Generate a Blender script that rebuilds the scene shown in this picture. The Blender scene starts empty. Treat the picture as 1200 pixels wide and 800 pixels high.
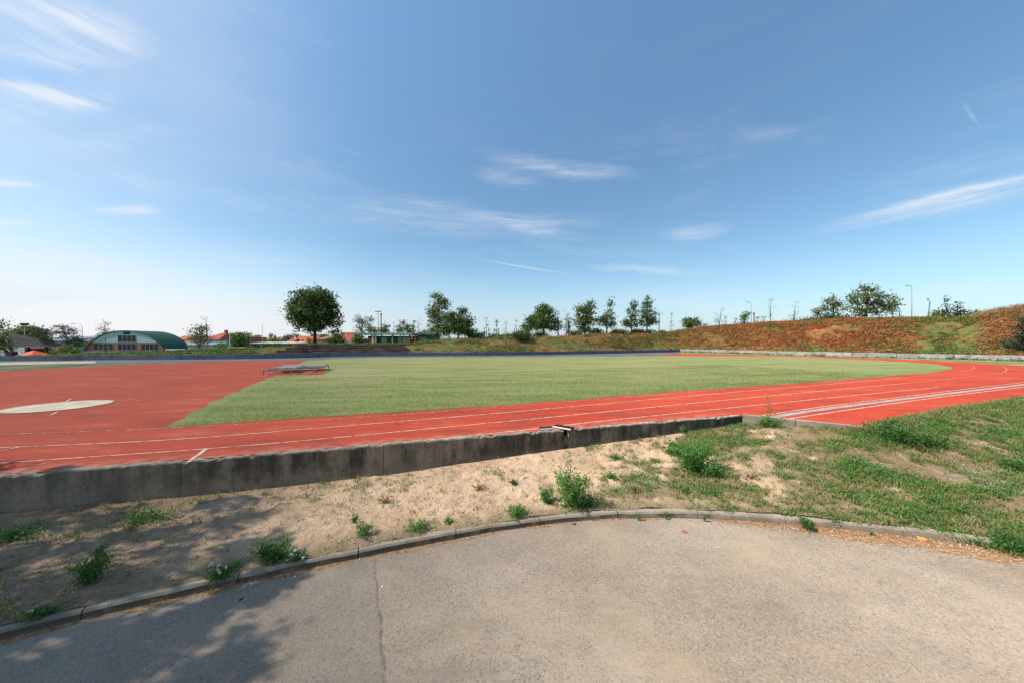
import bpy, math, random
import numpy as np
from mathutils import Vector, Matrix

random.seed(7)
RNG = np.random.default_rng(7)
SC = bpy.context.scene
COL = SC.collection
E, F = 2.6, 400.0            # eye height over the car park, focal length in photo pixels
ZT = 0.60                    # level of the running track above the car park
ZG = -1.2                    # level of the town behind the sports ground


def at(px, Y): return (px - 600.0) / F * Y
def zz(py, Y): return E + (400.0 - py) / F * Y
def G(px, py, z=ZT):
    Y = (E - z) * F / (py - 400.0)
    return ((px - 600.0) / F * Y, Y)


# ------------------------------------------------------------------ noise
_T = np.random.default_rng(3).random((256, 256))
def vnoise(x, y):
    xi = np.floor(x).astype(int); yi = np.floor(y).astype(int)
    fx = x - xi; fy = y - yi
    fx = fx * fx * (3 - 2 * fx); fy = fy * fy * (3 - 2 * fy)
    a = _T[xi & 255, yi & 255]; b = _T[(xi + 1) & 255, yi & 255]
    c = _T[xi & 255, (yi + 1) & 255]; d = _T[(xi + 1) & 255, (yi + 1) & 255]
    return (a * (1 - fx) + b * fx) * (1 - fy) + (c * (1 - fx) + d * fx) * fy
def fbm(x, y, oct=4):
    x = np.asarray(x, float); y = np.asarray(y, float)
    s = 0; a = 0.5; t = 0
    for k in range(oct):
        s = s + a * vnoise(x + 17.3 * k, y + 9.1 * k); t += a
        x = x * 2.03; y = y * 2.03; a *= 0.5
    return s / t
def sstep(a, b, x):
    t = np.clip((np.asarray(x, float) - a) / (b - a), 0, 1)
    return t * t * (3 - 2 * t)


# ------------------------------------------------------------------ mesh helpers
def link(name, me, parent=None, loc=None):
    o = bpy.data.objects.new(name, me)
    COL.objects.link(o)
    if parent is not None: o.parent = parent
    if loc is not None: o.location = loc
    return o
def tag(o, label=None, cat=None, group=None, kind=None):
    if label: o['label'] = label
    if cat: o['category'] = cat
    if group: o['group'] = group
    if kind: o['kind'] = kind
    return o
def thing(name, label, cat, loc=(0, 0, 0), rz=0.0, group=None):
    o = bpy.data.objects.new(name, None)
    COL.objects.link(o)
    o.location = loc; o.rotation_euler = (0, 0, rz)
    o.empty_display_size = 0.3
    return tag(o, label, cat, group)
def arr_mesh(name, V, Fc, mat, parent=None, tint=None, smooth=False, loc=None):
    """V (n,3), Fc (m,k) all of one size; tint one float per vertex"""
    V = np.asarray(V, np.float32); Fc = np.asarray(Fc, np.int32)
    m, k = Fc.shape
    me = bpy.data.meshes.new(name)
    me.vertices.add(len(V)); me.vertices.foreach_set('co', V.ravel())
    me.loops.add(m * k); me.loops.foreach_set('vertex_index', Fc.ravel())
    me.polygons.add(m)
    me.polygons.foreach_set('loop_start', np.arange(0, m * k, k, dtype=np.int32))
    me.polygons.foreach_set('loop_total', np.full(m, k, np.int32))
    if smooth: me.polygons.foreach_set('use_smooth', np.ones(m, bool))
    me.update(calc_edges=True)
    me.validate()
    if tint is not None:
        a = me.attributes.new('tint', 'FLOAT', 'POINT')
        a.data.foreach_set('value', np.asarray(tint, np.float32))
    me.materials.append(mat)
    return link(name, me, parent, loc)


class MB:
    def __init__(s): s.v = []; s.f = []
    def add(s, vs, fs):
        b = len(s.v)
        s.v += [tuple(map(float, p)) for p in vs]
        s.f += [tuple(b + i for i in f) for f in fs]
        return s
    def box(s, cx, cy, cz, sx, sy, sz, rz=0.0, taper=1.0):
        c, n = math.cos(rz), math.sin(rz)
        vs = []
        for dz in (-.5, .5):
            t = taper if dz > 0 else 1.0
            for dx, dy in ((-.5, -.5), (.5, -.5), (.5, .5), (-.5, .5)):
                x, y = dx * sx * t, dy * sy * t
                vs.append((cx + x * c - y * n, cy + x * n + y * c, cz + dz * sz))
        return s.add(vs, [(3, 2, 1, 0), (4, 5, 6, 7), (0, 1, 5, 4), (1, 2, 6, 5), (2, 3, 7, 6), (3, 0, 4, 7)])
    def bx(s, x0, x1, y0, y1, z0, z1):
        return s.box((x0 + x1) / 2, (y0 + y1) / 2, (z0 + z1) / 2, abs(x1 - x0), abs(y1 - y0), abs(z1 - z0))
    def tube(s, pts, rad, n=7, cap=True):
        pts = [Vector(p) for p in pts]
        rad = rad if hasattr(rad, '__len__') else [rad] * len(pts)
        rings = []
        for i, p in enumerate(pts):
            d = (pts[min(i + 1, len(pts) - 1)] - pts[max(i - 1, 0)])
            d = d.normalized() if d.length > 1e-9 else Vector((0, 0, 1))
            u = d.cross(Vector((0.31, 0.95, 0.05)))
            if u.length < 0.05: u = d.cross(Vector((1, 0, 0)))
            u.normalize(); w = d.cross(u)
            rings.append([p + (u * math.cos(2 * math.pi * k / n) + w * math.sin(2 * math.pi * k / n)) * rad[i] for k in range(n)])
        vs = [q for r in rings for q in r]; fs = []
        for i in range(len(pts) - 1):
            for k in range(n):
                a, b = i * n + k, i * n + (k + 1) % n
                fs.append((a, b, b + n, a + n))
        if cap:
            fs.append(tuple(range(n))[::-1]); fs.append(tuple(range((len(pts) - 1) * n, len(pts) * n)))
        return s.add(vs, fs)
    def prism(s, prof, y0, y1):
        """profile of (x, z) extruded along y"""
        n = len(prof)
        vs = [(x, y0, z) for x, z in prof] + [(x, y1, z) for x, z in prof]
        fs = [tuple(range(n)), tuple(range(2 * n - 1, n - 1, -1))]
        for i in range(n):
            j = (i + 1) % n
            fs.append((j, i, i + n, j + n))
        return s.add(vs, fs)
    def build(s, name, mat, parent=None, loc=None, smooth=False, bevel=0.0):
        me = bpy.data.meshes.new(name)
        me.from_pydata(s.v, [], s.f)
        me.validate(); me.update()
        if smooth:
            for p in me.polygons: p.use_smooth = True
        me.materials.append(mat)
        o = link(name, me, parent, loc)
        if bevel > 0:
            m = o.modifiers.new('bevel', 'BEVEL'); m.width = bevel; m.segments = 2; m.limit_method = 'ANGLE'
        return o


def sheet(name, pts, z, mat, kind='structure'):
    me = bpy.data.meshes.new(name)
    me.from_pydata([(x, y, z) for x, y in pts], [], [tuple(range(len(pts)))])
    me.update()
    if me.polygons[0].normal.z < 0: me.flip_normals()
    me.materials.append(mat)
    return tag(link(name, me), kind=kind)
def dense(pts, step):
    out = []
    for (a, b) in zip(pts[:-1], pts[1:]):
        n = max(1, int(math.hypot(b[0] - a[0], b[1] - a[1]) / step))
        for k in range(n): out.append((a[0] + (b[0] - a[0]) * k / n, a[1] + (b[1] - a[1]) * k / n))
    out.append(pts[-1]); return out
def spline(pts, n=8):
    """Catmull-Rom through the points"""
    P = [np.array(p, float) for p in pts]
    P = [2 * P[0] - P[1]] + P + [2 * P[-1] - P[-2]]
    out = []
    for i in range(1, len(P) - 2):
        for k in range(n):
            t = k / n
            out.append(tuple(0.5 * ((2 * P[i]) + (-P[i - 1] + P[i + 1]) * t + (2 * P[i - 1] - 5 * P[i] + 4 * P[i + 1] - P[i + 2]) * t * t
                                    + (-P[i - 1] + 3 * P[i] - 3 * P[i + 1] + P[i + 2]) * t ** 3)))
    out.append(tuple(P[-2])); return out
def offset(pts, d):
    out = []
    for i, p in enumerate(pts):
        a = pts[max(i - 1, 0)]; b = pts[min(i + 1, len(pts) - 1)]
        tx, ty = b[0] - a[0], b[1] - a[1]; l = math.hypot(tx, ty) or 1
        out.append((p[0] - ty / l * d, p[1] + tx / l * d))
    return out
def ribbon(name, pts, w, z, mat, kind='structure'):
    A = offset(pts, w / 2); B = offset(pts, -w / 2); n = len(pts)
    V = [(x, y, z) for x, y in A] + [(x, y, z) for x, y in B]
    Fc = [(i, i + n, i + n + 1, i + 1) for i in range(n - 1)]
    o = arr_mesh(name, V, Fc, mat)
    if o.data.polygons[0].normal.z < 0: o.data.flip_normals()
    return tag(o, kind=kind)


# ------------------------------------------------------------------ materials
class NB:
    def __init__(s, name):
        s.m = bpy.data.materials.new(name); s.m.use_nodes = True
        s.t = s.m.node_tree; s.t.nodes.clear()
        s.geo = s.n('ShaderNodeNewGeometry')
        s.pos = s.geo.outputs['Position']
    def n(s, k, **kw):
        x = s.t.nodes.new(k)
        for a, b in kw.items(): setattr(x, a, b)
        return x
    def set(s, sock, v):
        if isinstance(v, bpy.types.NodeSocket): s.t.links.new(v, sock)
        elif v is not None:
            if hasattr(v, '__len__') and len(v) == 3 and sock.type == 'RGBA': v = (*v, 1)
            sock.default_value = v
    def noise(s, scale, detail=3, rough=.55, vec=None, dist=0.0):
        x = s.n('ShaderNodeTexNoise'); s.set(x.inputs['Vector'], vec if vec is not None else s.pos)
        s.set(x.inputs['Scale'], scale); s.set(x.inputs['Detail'], detail); s.set(x.inputs['Roughness'], rough); s.set(x.inputs['Distortion'], dist)
        return x.outputs[0]
    def voro(s, scale, out='Distance', vec=None, feature='F1'):
        x = s.n('ShaderNodeTexVoronoi', feature=feature); s.set(x.inputs['Vector'], vec if vec is not None else s.pos); s.set(x.inputs['Scale'], scale)
        return x.outputs[out]
    def map(s, scale=(1, 1, 1), rot=(0, 0, 0), loc=(0, 0, 0), vec=None):
        x = s.n('ShaderNodeMapping'); s.set(x.inputs['Vector'], vec if vec is not None else s.pos)
        x.inputs['Scale'].default_value = scale; x.inputs['Rotation'].default_value = rot; x.inputs['Location'].default_value = loc
        return x.outputs[0]
    def ramp(s, f, a, b, c0=0.0, c1=1.0):
        x = s.n('ShaderNodeMapRange', interpolation_type='SMOOTHSTEP'); s.set(x.inputs[0], f)
        for i, v in zip((1, 2, 3, 4), (a, b, c0, c1)): s.set(x.inputs[i], v)
        return x.outputs[0]
    def math(s, op, a, b=None, c=None):
        x = s.n('ShaderNodeMath', operation=op); s.set(x.inputs[0], a)
        if b is not None: s.set(x.inputs[1], b)
        if c is not None: s.set(x.inputs[2], c)
        return x.outputs[0]
    def mix(s, f, a, b, mode='MIX'):
        x = s.n('ShaderNodeMix', data_type='RGBA', blend_type=mode)
        s.set(x.inputs[0], f); s.set(x.inputs[6], a); s.set(x.inputs[7], b)
        return x.outputs[2]
    def xyz(s, vec=None):
        x = s.n('ShaderNodeSeparateXYZ'); s.set(x.inputs[0], vec if vec is not None else s.pos); return x.outputs
    def attr(s, name):
        x = s.n('ShaderNodeAttribute', attribute_name=name); return x.outputs['Fac']
    def bump(s, h, strength=.5, dist=.02, normal=None):
        x = s.n('ShaderNodeBump'); s.set(x.inputs['Height'], h); s.set(x.inputs['Strength'], strength); s.set(x.inputs['Distance'], dist)
        if normal is not None: s.set(x.inputs['Normal'], normal)
        return x.outputs[0]
    def out(s, col, rough=.85, normal=None, metal=0.0, spec=.3, transl=None, diffrough=0.6, disp=None):
        p = s.n('ShaderNodeBsdfPrincipled')
        s.set(p.inputs['Base Color'], col); s.set(p.inputs['Roughness'], rough); s.set(p.inputs['Metallic'], metal)
        s.set(p.inputs['Specular IOR Level'], spec)
        if 'Diffuse Roughness' in p.inputs: s.set(p.inputs['Diffuse Roughness'], diffrough)
        if normal is not None: s.set(p.inputs['Normal'], normal)
        o = s.n('ShaderNodeOutputMaterial'); sh = p.outputs[0]
        if transl is not None:
            t = s.n('ShaderNodeBsdfTranslucent'); s.set(t.inputs['Color'], col)
            mx = s.n('ShaderNodeMixShader'); s.set(mx.inputs[0], transl)
            s.t.links.new(p.outputs[0], mx.inputs[1]); s.t.links.new(t.outputs[0], mx.inputs[2]); sh = mx.outputs[0]
        s.t.links.new(sh, o.inputs['Surface'])
        return s.m


def plain(name, col, rough=.7, var=.25, scale=2.0, metal=0.0, spec=.3, bump=.15):
    b = NB(name)
    tc = b.n('ShaderNodeTexCoord').outputs['Object']
    f = b.noise(scale, 4, .6, tc)
    c = b.mix(b.ramp(f, .3, .7), tuple(x * (1 - var) for x in col), tuple(min(1, x * (1 + var * .6)) for x in col))
    return b.out(c, rough, b.bump(b.noise(scale * 12, 3, .6, tc), bump, .01), metal, spec)
def leafmat(name, dark, light, transl=.25):
    b = NB(name)
    t = b.attr('tint')
    c = b.mix(t, dark, light)
    return b.out(c, .6, None, 0, .25, transl, 0.3)

M = {}
# asphalt of the car park: pale worn aggregate, a seam and an older darker pour left of it
b = NB('car_park_asphalt')
x = b.xyz()
big = b.noise(.5, 4, .6); mid = b.noise(3.0, 4, .6); fine = b.noise(95, 2, .7)
agg = b.voro(75, 'Color'); aggd = b.voro(75)
c = b.mix(b.ramp(big, .35, .65), (.262, .204, .150), (.335, .267, .202))
c = b.mix(b.ramp(mid, .4, .7, 0, .4), c, (.20, .168, .135))
sepc = b.n('ShaderNodeSeparateColor'); b.set(sepc.inputs[0], agg)
c = b.mix(b.ramp(sepc.outputs[0], .5, 1.0, 0, .42), c, (.42, .35, .26))
c = b.mix(b.ramp(sepc.outputs[1], .62, 1.0, 0, .5), c, (.09, .074, .06))
c = b.mix(b.ramp(fine, .62, .8, 0, .5), c, (.5, .45, .38))
seamx = b.math('ADD', x['X'], b.math('MULTIPLY', b.math('SUBTRACT', b.noise(1.7, 4, .7), .5), .16))
line = b.math('ADD', seamx, b.math('MULTIPLY', b.math('SUBTRACT', x['Y'], 2.6), .44))   # runs off to the left with depth
leftm = b.ramp(line, -1.0, -.96, 1.0, 0.0)
c = b.mix(b.math('MULTIPLY', leftm, .28), c, (.175, .15, .125))
crack = b.ramp(b.math('ABSOLUTE', b.math('SUBTRACT', b.math('ADD', line, b.math('MULTIPLY', b.math('SUBTRACT', b.noise(14, 4, .8), .5), .05)), -.975)), .004, .024, .75, 0.0)
c = b.mix(b.math('MULTIPLY', crack, b.ramp(b.noise(7, 3), .35, .6, .15, .8)), c, (.07, .055, .045))
sandy = b.ramp(b.noise(.9, 4, .6, b.map(loc=(5, 3, 0))), .50, .72, 0, .5)
c = b.mix(sandy, c, (.37, .285, .19))
c = b.mix(b.ramp(b.noise(.7, 5, .65, b.map((.6, 1.6, 1), loc=(1, 7, 0))), .52, .68, 0, .42), c, (.165, .138, .108))
c = b.mix(b.ramp(b.noise(5.5, 4, .75, b.map(loc=(2, 1, 0))), .66, .74, 0, .45), c, (.12, .098, .078))
px_ = b.math('DIVIDE', b.math('SUBTRACT', x['X'], .86), .24); py_ = b.math('DIVIDE', b.math('SUBTRACT', x['Y'], 2.72), .34)
pd = b.math('ADD', b.math('SQRT', b.math('ADD', b.math('MULTIPLY', px_, px_), b.math('MULTIPLY', py_, py_))), b.math('MULTIPLY', b.noise(6, 3), .5))
c = b.mix(b.math('MULTIPLY', b.ramp(pd, .7, 1.5, .32, 0), b.ramp(b.noise(9, 4, .7), .3, .6, .4, 1)), c, (.43, .35, .27))
nh = b.math('ADD', aggd, b.math('MULTIPLY', fine, .5))
nh = b.math('SUBTRACT', nh, b.math('MULTIPLY', crack, 2.0))
M['asphalt'] = b.out(c, .9, b.bump(nh, .45, .006), 0, .25, None, 1.0)

# red running surface
b = NB('red_track_surface')
x = b.xyz()
c = b.mix(b.ramp(b.noise(.22, 5, .6), .35, .65), (.40, .052, .026), (.49, .068, .033))
c = b.mix(b.ramp(b.noise(1.6, 5, .65), .45, .75, 0, .3), c, (.36, .085, .06))
wear = b.math('MULTIPLY', b.ramp(b.noise(.55, 6, .7, b.map((1, 2.2, 1), (0, 0, -.38))), .58, .74), b.ramp(x['X'], -2, -10, 0, 1))
c = b.mix(b.ramp(x['X'], 1, -11, 0, .8), c, (.30, .062, .034))
pat = b.noise(.75, 6, .72, b.map((.5, 1.5, 1), (0, 0, -.36), (4, 4, 0)))
c = b.mix(b.ramp(pat, .50, .64, 0, .6), c, (.215, .05, .032))
c = b.mix(b.ramp(pat, .47, .32, 0, .45), c, (.50, .14, .085))
stn = b.noise(2.6, 5, .75, b.map((.6, 1.6, 1), (0, 0, -.36), (1, 9, 0)))
c = b.mix(b.ramp(stn, .55, .68, 0, .55), c, (.19, .055, .04))
c = b.mix(b.math('MULTIPLY', wear, .45), c, (.40, .19, .13))
wd = b.math('SUBTRACT', b.math('SUBTRACT', x['Y'], b.math('MULTIPLY', x['X'], .303)), 7.46)
c = b.mix(b.math('MULTIPLY', b.math('MULTIPLY', b.ramp(wd, .55, .0), b.ramp(x['X'], 6.3, 5.2)), b.ramp(b.noise(3.5, 5, .7), .36, .66, 0, .75)), c, (.40, .22, .15))
c = b.mix(b.ramp(b.noise(60, 2, .7), .6, .8, 0, .4), c, (.60, .15, .10))
c = b.mix(b.ramp(b.noise(45, 2, .7, b.map(loc=(9, 9, 0))), .62, .8, 0, .5), c, (.2, .05, .04))
M['red'] = b.out(c, .95, b.bump(b.noise(120, 2, .7), .4, .006), 0, .1, None, .45)

# worn white lines
def wornpaint(name, col, under, lo, hi):
    b = NB(name)
    f = b.math('MULTIPLY', b.ramp(b.noise(9, 4, .7), lo, hi), 1.0)
    f = b.math('MULTIPLY', f, b.ramp(b.noise(40, 2, .7), .30, .5, .55, 1.0))
    return b.out(b.mix(f, under, col), .85, None, 0, .25, None, .8)
M['line'] = wornpaint('worn_lane_paint', (.70, .57, .47), (.52, .10, .062), .34, .56)
M['faint'] = wornpaint('faded_lane_paint', (.62, .40, .31), (.50, .085, .052), .47, .62)
# lawn
b = NB('dry_mown_lawn')
st = b.map((1, 1, 1), (0, 0, -.39))
sy = b.xyz(st)
stripe = b.math('SINE', b.math('ADD', b.math('MULTIPLY', sy['Y'], 3.1), b.math('MULTIPLY', b.noise(.35, 3), 5.0)))
f = b.math('ADD', b.math('MULTIPLY', stripe, .05), b.noise(.5, 6, .68, b.map((.35, 1.6, 1), (0, 0, -.39))))
c = b.mix(b.ramp(f, .32, .72), (.165, .205, .06), (.34, .315, .135))
c = b.mix(b.ramp(b.noise(6, 5, .7, b.map((.5, 1.3, 1), (0, 0, -.39))), .45, .7, 0, .55), c, (.34, .305, .16))
c = b.mix(b.ramp(b.noise(14, 4, .7), .5, .72, 0, .6), c, (.13, .185, .06))
mow = b.noise(1.0, 4, .7, b.map((.12, 2.6, 1), (0, 0, -.39)))
c = b.mix(b.ramp(mow, .50, .66, 0, .6), c, (.35, .315, .155))
c = b.mix(b.ramp(mow, .46, .34, 0, .6), c, (.13, .20, .055))
c = b.mix(b.ramp(b.noise(.16, 5, .7), .52, .66, 0, .45), c, (.30, .275, .135))
xg = b.xyz()
c = b.mix(b.ramp(b.math('ADD', xg['Y'], b.math('MULTIPLY', xg['X'], -.37)), 10, 22, .45, 0), c, (.17, .25, .08))
M['lawn'] = b.out(c, .95, b.bump(b.noise(30, 4, .75), .9, .05), 0, .1, None, .5)
# rough grass / dirt of the sports ground margin
b = NB('rough_margin_grass')
c = b.mix(b.ramp(b.noise(.8, 5, .65), .4, .62), (.11, .15, .045), (.30, .25, .13))
c = b.mix(b.ramp(b.noise(9, 4, .7), .5, .75, 0, .5), c, (.07, .10, .03))
M['margin'] = b.out(c, .95, b.bump(b.noise(14, 4, .7), .8, .06), 0, .15, None, 1.0)
M['greyasphalt'] = plain('grey_lane_asphalt', (.135, .125, .125), .9, .3, .5)
M['palepath'] = plain('pale_gravel_path', (.44, .36, .28), .95, .2, .8)
b = NB('worn_concrete_disk')
c = b.mix(b.ramp(b.noise(1.6, 6, .7), .38, .64), (.44, .36, .25), (.62, .52, .38))
c = b.mix(b.ramp(b.noise(5, 5, .75), .56, .70, 0, .5), c, (.36, .22, .15))
M['disk'] = b.out(c, .9, b.bump(b.noise(40, 4, .7), .4, .01), 0, .15, None, .5)
M['gully'] = plain('grey_drain_channel', (.33, .285, .255), .8, .25, 3)
# soil verge
b = NB('sandy_soil')
x = b.xyz()
c = b.mix(b.ramp(b.noise(1.1, 5, .6), .35, .68), (.65, .445, .28), (.77, .555, .375))
c = b.mix(b.ramp(b.noise(7, 5, .7), .5, .75, 0, .4), c, (.48, .32, .195))
c = b.mix(b.ramp(b.noise(34, 4, .75), .60, .72, 0, .7), c, (.25, .14, .08))
c = b.mix(b.ramp(b.attr('tint'), .25, .8, 0, .8), c, b.mix(b.ramp(b.noise(2.4, 5, .7), .4, .66), (.25, .17, .095), (.16, .17, .06)))
gx = b.math('SUBTRACT', x['X'], 9.3); gy = b.math('SUBTRACT', x['Y'], 5.85)
gd = b.math('SQRT', b.math('ADD', b.math('MULTIPLY', gx, b.math('MULTIPLY', gx, .35)), b.math('MULTIPLY', gy, b.math('MULTIPLY', gy, 1.6))))
gm = b.math('MULTIPLY', b.ramp(gd, .25, 1.2, 1, 0), b.ramp(b.noise(3, 4, .7), .38, .55))
c = b.mix(gm, c, (.42, .38, .35))
c = b.mix(b.math('MULTIPLY', b.ramp(b.math('ADD', x['X'], b.math('MULTIPLY', b.noise(1.2, 4, .6), 3.0)), -.6, -3.6, 0, .8), b.ramp(b.noise(4, 5, .7), .3, .6, .6, 1)), c, b.mix(b.ramp(b.noise(5, 5, .75), .4, .62), (.25, .165, .105), (.36, .245, .16)))  # left end browner and darker, tree shade put into the soil colour
brn = b.math('MULTIPLY', b.ramp(x['X'], 3.0, 6.5, 0, .9), b.ramp(b.noise(1.3, 5, .65, b.map(loc=(2, 8, 0))), .66, .48))
c = b.mix(brn, c, b.mix(b.ramp(b.noise(3.5, 5, .7), .38, .64), (.30, .20, .115), (.19, .165, .07)))
c = b.mix(gm, c, (.44, .40, .37))
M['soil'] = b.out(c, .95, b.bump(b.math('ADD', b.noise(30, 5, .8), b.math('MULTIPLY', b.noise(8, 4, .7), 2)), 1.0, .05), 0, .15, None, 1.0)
b = NB('gutter_soil')
c = b.mix(b.ramp(b.noise(18, 5, .75), .38, .64), (.20, .105, .05), (.42, .27, .155))
M['gsoil'] = b.out(c, .95, b.bump(b.noise(60, 4, .75), .8, .01), 0, .1, None, 1.0)
# stained concrete retaining wall
b = NB('stained_concrete')
x = b.xyz()
streak = b.noise(1.0, 5, .7, b.map((4.2, 4.2, .35)))
streak2 = b.noise(1.0, 4, .7, b.map((11, 11, .8), loc=(3, 1, 0)))
h = b.math('ADD', x['Z'], b.math('MULTIPLY', b.math('SUBTRACT', b.noise(2.2, 5, .7), .5), .5))
c = b.mix(b.ramp(b.noise(2.0, 5, .65), .35, .65), (.28, .215, .15), (.37, .29, .21))
blot = b.noise(1.0, 6, .72, b.map((1.5, 1.5, 1.1), loc=(7, 2, 0)))
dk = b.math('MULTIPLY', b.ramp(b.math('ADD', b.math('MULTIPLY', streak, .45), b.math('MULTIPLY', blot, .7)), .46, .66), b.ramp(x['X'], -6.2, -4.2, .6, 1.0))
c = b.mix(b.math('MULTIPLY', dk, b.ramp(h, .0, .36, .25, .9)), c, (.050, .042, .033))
c = b.mix(b.ramp(b.noise(18, 5, .75), .5, .72, 0, .6), c, (.055, .047, .038))
c = b.mix(b.ramp(b.noise(55, 3, .7), .6, .75, 0, .4), c, (.30, .25, .19))
c = b.mix(b.math('MULTIPLY', b.ramp(streak2, .56, .72, 0, .7), b.ramp(h, .0, .5)), c, (.20, .085, .035))
c = b.mix(b.ramp(b.noise(30, 4, .7), .6, .78, 0, .5), c, (.04, .036, .03))
c = b.mix(b.ramp(h, .08, -.08, 0, .5), c, (.30, .22, .145))
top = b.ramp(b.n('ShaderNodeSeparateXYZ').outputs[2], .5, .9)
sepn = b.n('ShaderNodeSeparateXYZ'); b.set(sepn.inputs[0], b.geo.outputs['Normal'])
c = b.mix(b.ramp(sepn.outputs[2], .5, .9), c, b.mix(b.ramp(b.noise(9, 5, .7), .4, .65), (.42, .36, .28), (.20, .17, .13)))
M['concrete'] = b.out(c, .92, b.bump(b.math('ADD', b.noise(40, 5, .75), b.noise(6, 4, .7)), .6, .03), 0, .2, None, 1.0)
b = NB('kerb_concrete')
c = b.mix(b.ramp(b.noise(2.5, 5, .65), .35, .65), (.25, .21, .16), (.35, .30, .235))
c = b.mix(b.ramp(b.noise(14, 5, .75), .52, .72, 0, .7), c, (.14, .115, .09))
c = b.mix(b.ramp(b.noise(70, 2, .7), .62, .76, 0, .5), c, (.5, .46, .4))
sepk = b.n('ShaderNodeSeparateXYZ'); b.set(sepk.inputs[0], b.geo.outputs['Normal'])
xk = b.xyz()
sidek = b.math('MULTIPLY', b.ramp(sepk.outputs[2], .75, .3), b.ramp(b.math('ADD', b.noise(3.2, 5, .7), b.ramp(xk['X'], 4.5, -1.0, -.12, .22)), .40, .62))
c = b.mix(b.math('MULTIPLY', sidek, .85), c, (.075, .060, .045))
c = b.mix(b.ramp(xk['Z'], .035, .0, 0, .7), c, (.24, .15, .085))
c = b.mix(b.ramp(b.noise(4.5, 6, .75, b.map(loc=(3, 3, 0))), .48, .64, 0, .7), c, (.30, .205, .125))
c = b.mix(b.ramp(b.noise(26, 4, .75), .56, .70, 0, .5), c, (.11, .085, .06))
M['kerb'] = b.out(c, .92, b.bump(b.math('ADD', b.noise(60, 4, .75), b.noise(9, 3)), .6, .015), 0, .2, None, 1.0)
# embankment
b = NB('bank_soil_and_grass')
x = b.xyz()
t = b.attr('tint')
gr = b.mix(b.ramp(b.noise(.9, 5, .7), .38, .66), (.095, .125, .03), (.205, .205, .065))
gr = b.mix(b.ramp(b.noise(3.2, 5, .75), .48, .7, 0, .75), gr, (.26, .20, .085))
ru = b.mix(b.ramp(b.noise(1.6, 6, .8), .36, .64), (.20, .065, .025), (.46, .20, .08))
ru = b.mix(b.ramp(b.noise(2.6, 5, .75), .50, .68, 0, .8), ru, (.10, .12, .03))
c = b.mix(t, gr, ru)
bare = b.math('MULTIPLY', b.ramp(b.noise(.42, 6, .7, b.map((1, 1, 2.2))), .57, .68), b.math('MULTIPLY', b.ramp(x['X'], -18, -8), b.ramp(x['X'], 30, 22, .0, 1)))
c = b.mix(b.math('MULTIPLY', bare, .85), c, (.46, .21, .11))
M['bank'] = b.out(c, .95, b.bump(b.noise(3.5, 5, .75), 1.0, .3), 0, .12, None, 1.0)
M['ground'] = plain('far_meadow', (.13, .145, .06), .95, .35, .02)
M['hill'] = plain('far_wooded_hill', (.085, .12, .095), .95, .35, .02)  # muted bluish green carries the distance haze in its colour
# far walls
def panelmat(name, col, col2, sc=1.2):
    b = NB(name)
    c = b.mix(b.ramp(b.noise(sc, 5, .7), .35, .65), col, col2)
    c = b.mix(b.ramp(b.noise(sc * 5, 4, .7, b.map((1, 1, .3))), .52, .74, 0, .5), c, tuple(v * .45 for v in col))
    return b.out(c, .9, b.bump(b.noise(12, 4, .7), .4, .03), 0, .2, None, .8)
M['navy'] = panelmat('dark_blue_grey_wall', (.125, .14, .20), (.175, .19, .25))
M['whitewall'] = panelmat('pale_lime_wall', (.34, .315, .29), (.50, .475, .45), .9)
b = NB('layered_terrace_stone')
x = b.xyz()
lay = b.noise(1.0, 4, .7, b.map((.8, .8, 9)))
c = b.mix(b.ramp(lay, .4, .62), (.10, .065, .05), (.27, .18, .13))
c = b.mix(b.ramp(b.noise(1.3, 5, .7), .55, .7, 0, .7), c, (.24, .10, .05))
c = b.mix(b.ramp(b.noise(5, 4, .7), .55, .75, 0, .6), c, (.035, .03, .03))
M['terrace'] = b.out(c, .95, b.bump(lay, .8, .06), 0, .15, None, 1.0)
# plants
M['leaf_dark'] = leafmat('dark_maple_leaves', (.03, .062, .018), (.165, .245, .07), .38)
M['leaf_mid'] = leafmat('mid_green_leaves', (.045, .09, .02), (.22, .30, .075), .36)
M['leaf_olive'] = leafmat('olive_leaves', (.06, .09, .028), (.27, .30, .10), .36)
M['leaf_grey'] = leafmat('grey_green_leaves', (.08, .11, .055), (.28, .32, .17), .36)
M['needle'] = leafmat('pine_needles', (.016, .036, .022), (.08, .125, .07), .2)
M['rustleaf'] = leafmat('rusty_dock_leaves', (.20, .06, .024), (.62, .25, .09), .28)
M['strawleaf'] = leafmat('dry_straw_stems', (.26, .13, .055), (.48, .32, .16), .2)
M['bankleaf'] = leafmat('bank_weed_leaves', (.06, .115, .02), (.25, .29, .075), .3)
M['weed'] = leafmat('fresh_weed_leaves', (.045, .13, .02), (.17, .34, .07), .3)
M['weed_dark'] = leafmat('dark_weed_leaves', (.025, .08, .014), (.095, .21, .045), .3)
M['grassblade'] = leafmat('verge_grass_blades', (.06, .14, .025), (.40, .37, .14), .3)
M['lawnblade'] = leafmat('lawn_blades', (.20, .25, .065), (.56, .48, .22), .35)
M['petal'] = leafmat('white_clover_petals', (.6, .6, .55), (.85, .85, .8), .2)
M['litter'] = leafmat('dry_leaf_litter', (.20, .085, .035), (.62, .36, .17), .05)
M['clod'] = leafmat('soil_clods', (.22, .13, .075), (.55, .40, .27), .0)
M['pebble'] = leafmat('pale_pebbles', (.35, .31, .27), (.80, .76, .70), .0)
M['bark'] = plain('brown_bark', (.11, .08, .055), .9, .4, 6)
M['darkbark'] = plain('dark_bark', (.055, .042, .034), .9, .4, 6)
M['palewood'] = plain('pale_stake_wood', (.42, .33, .22), .85, .25, 5)
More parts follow.
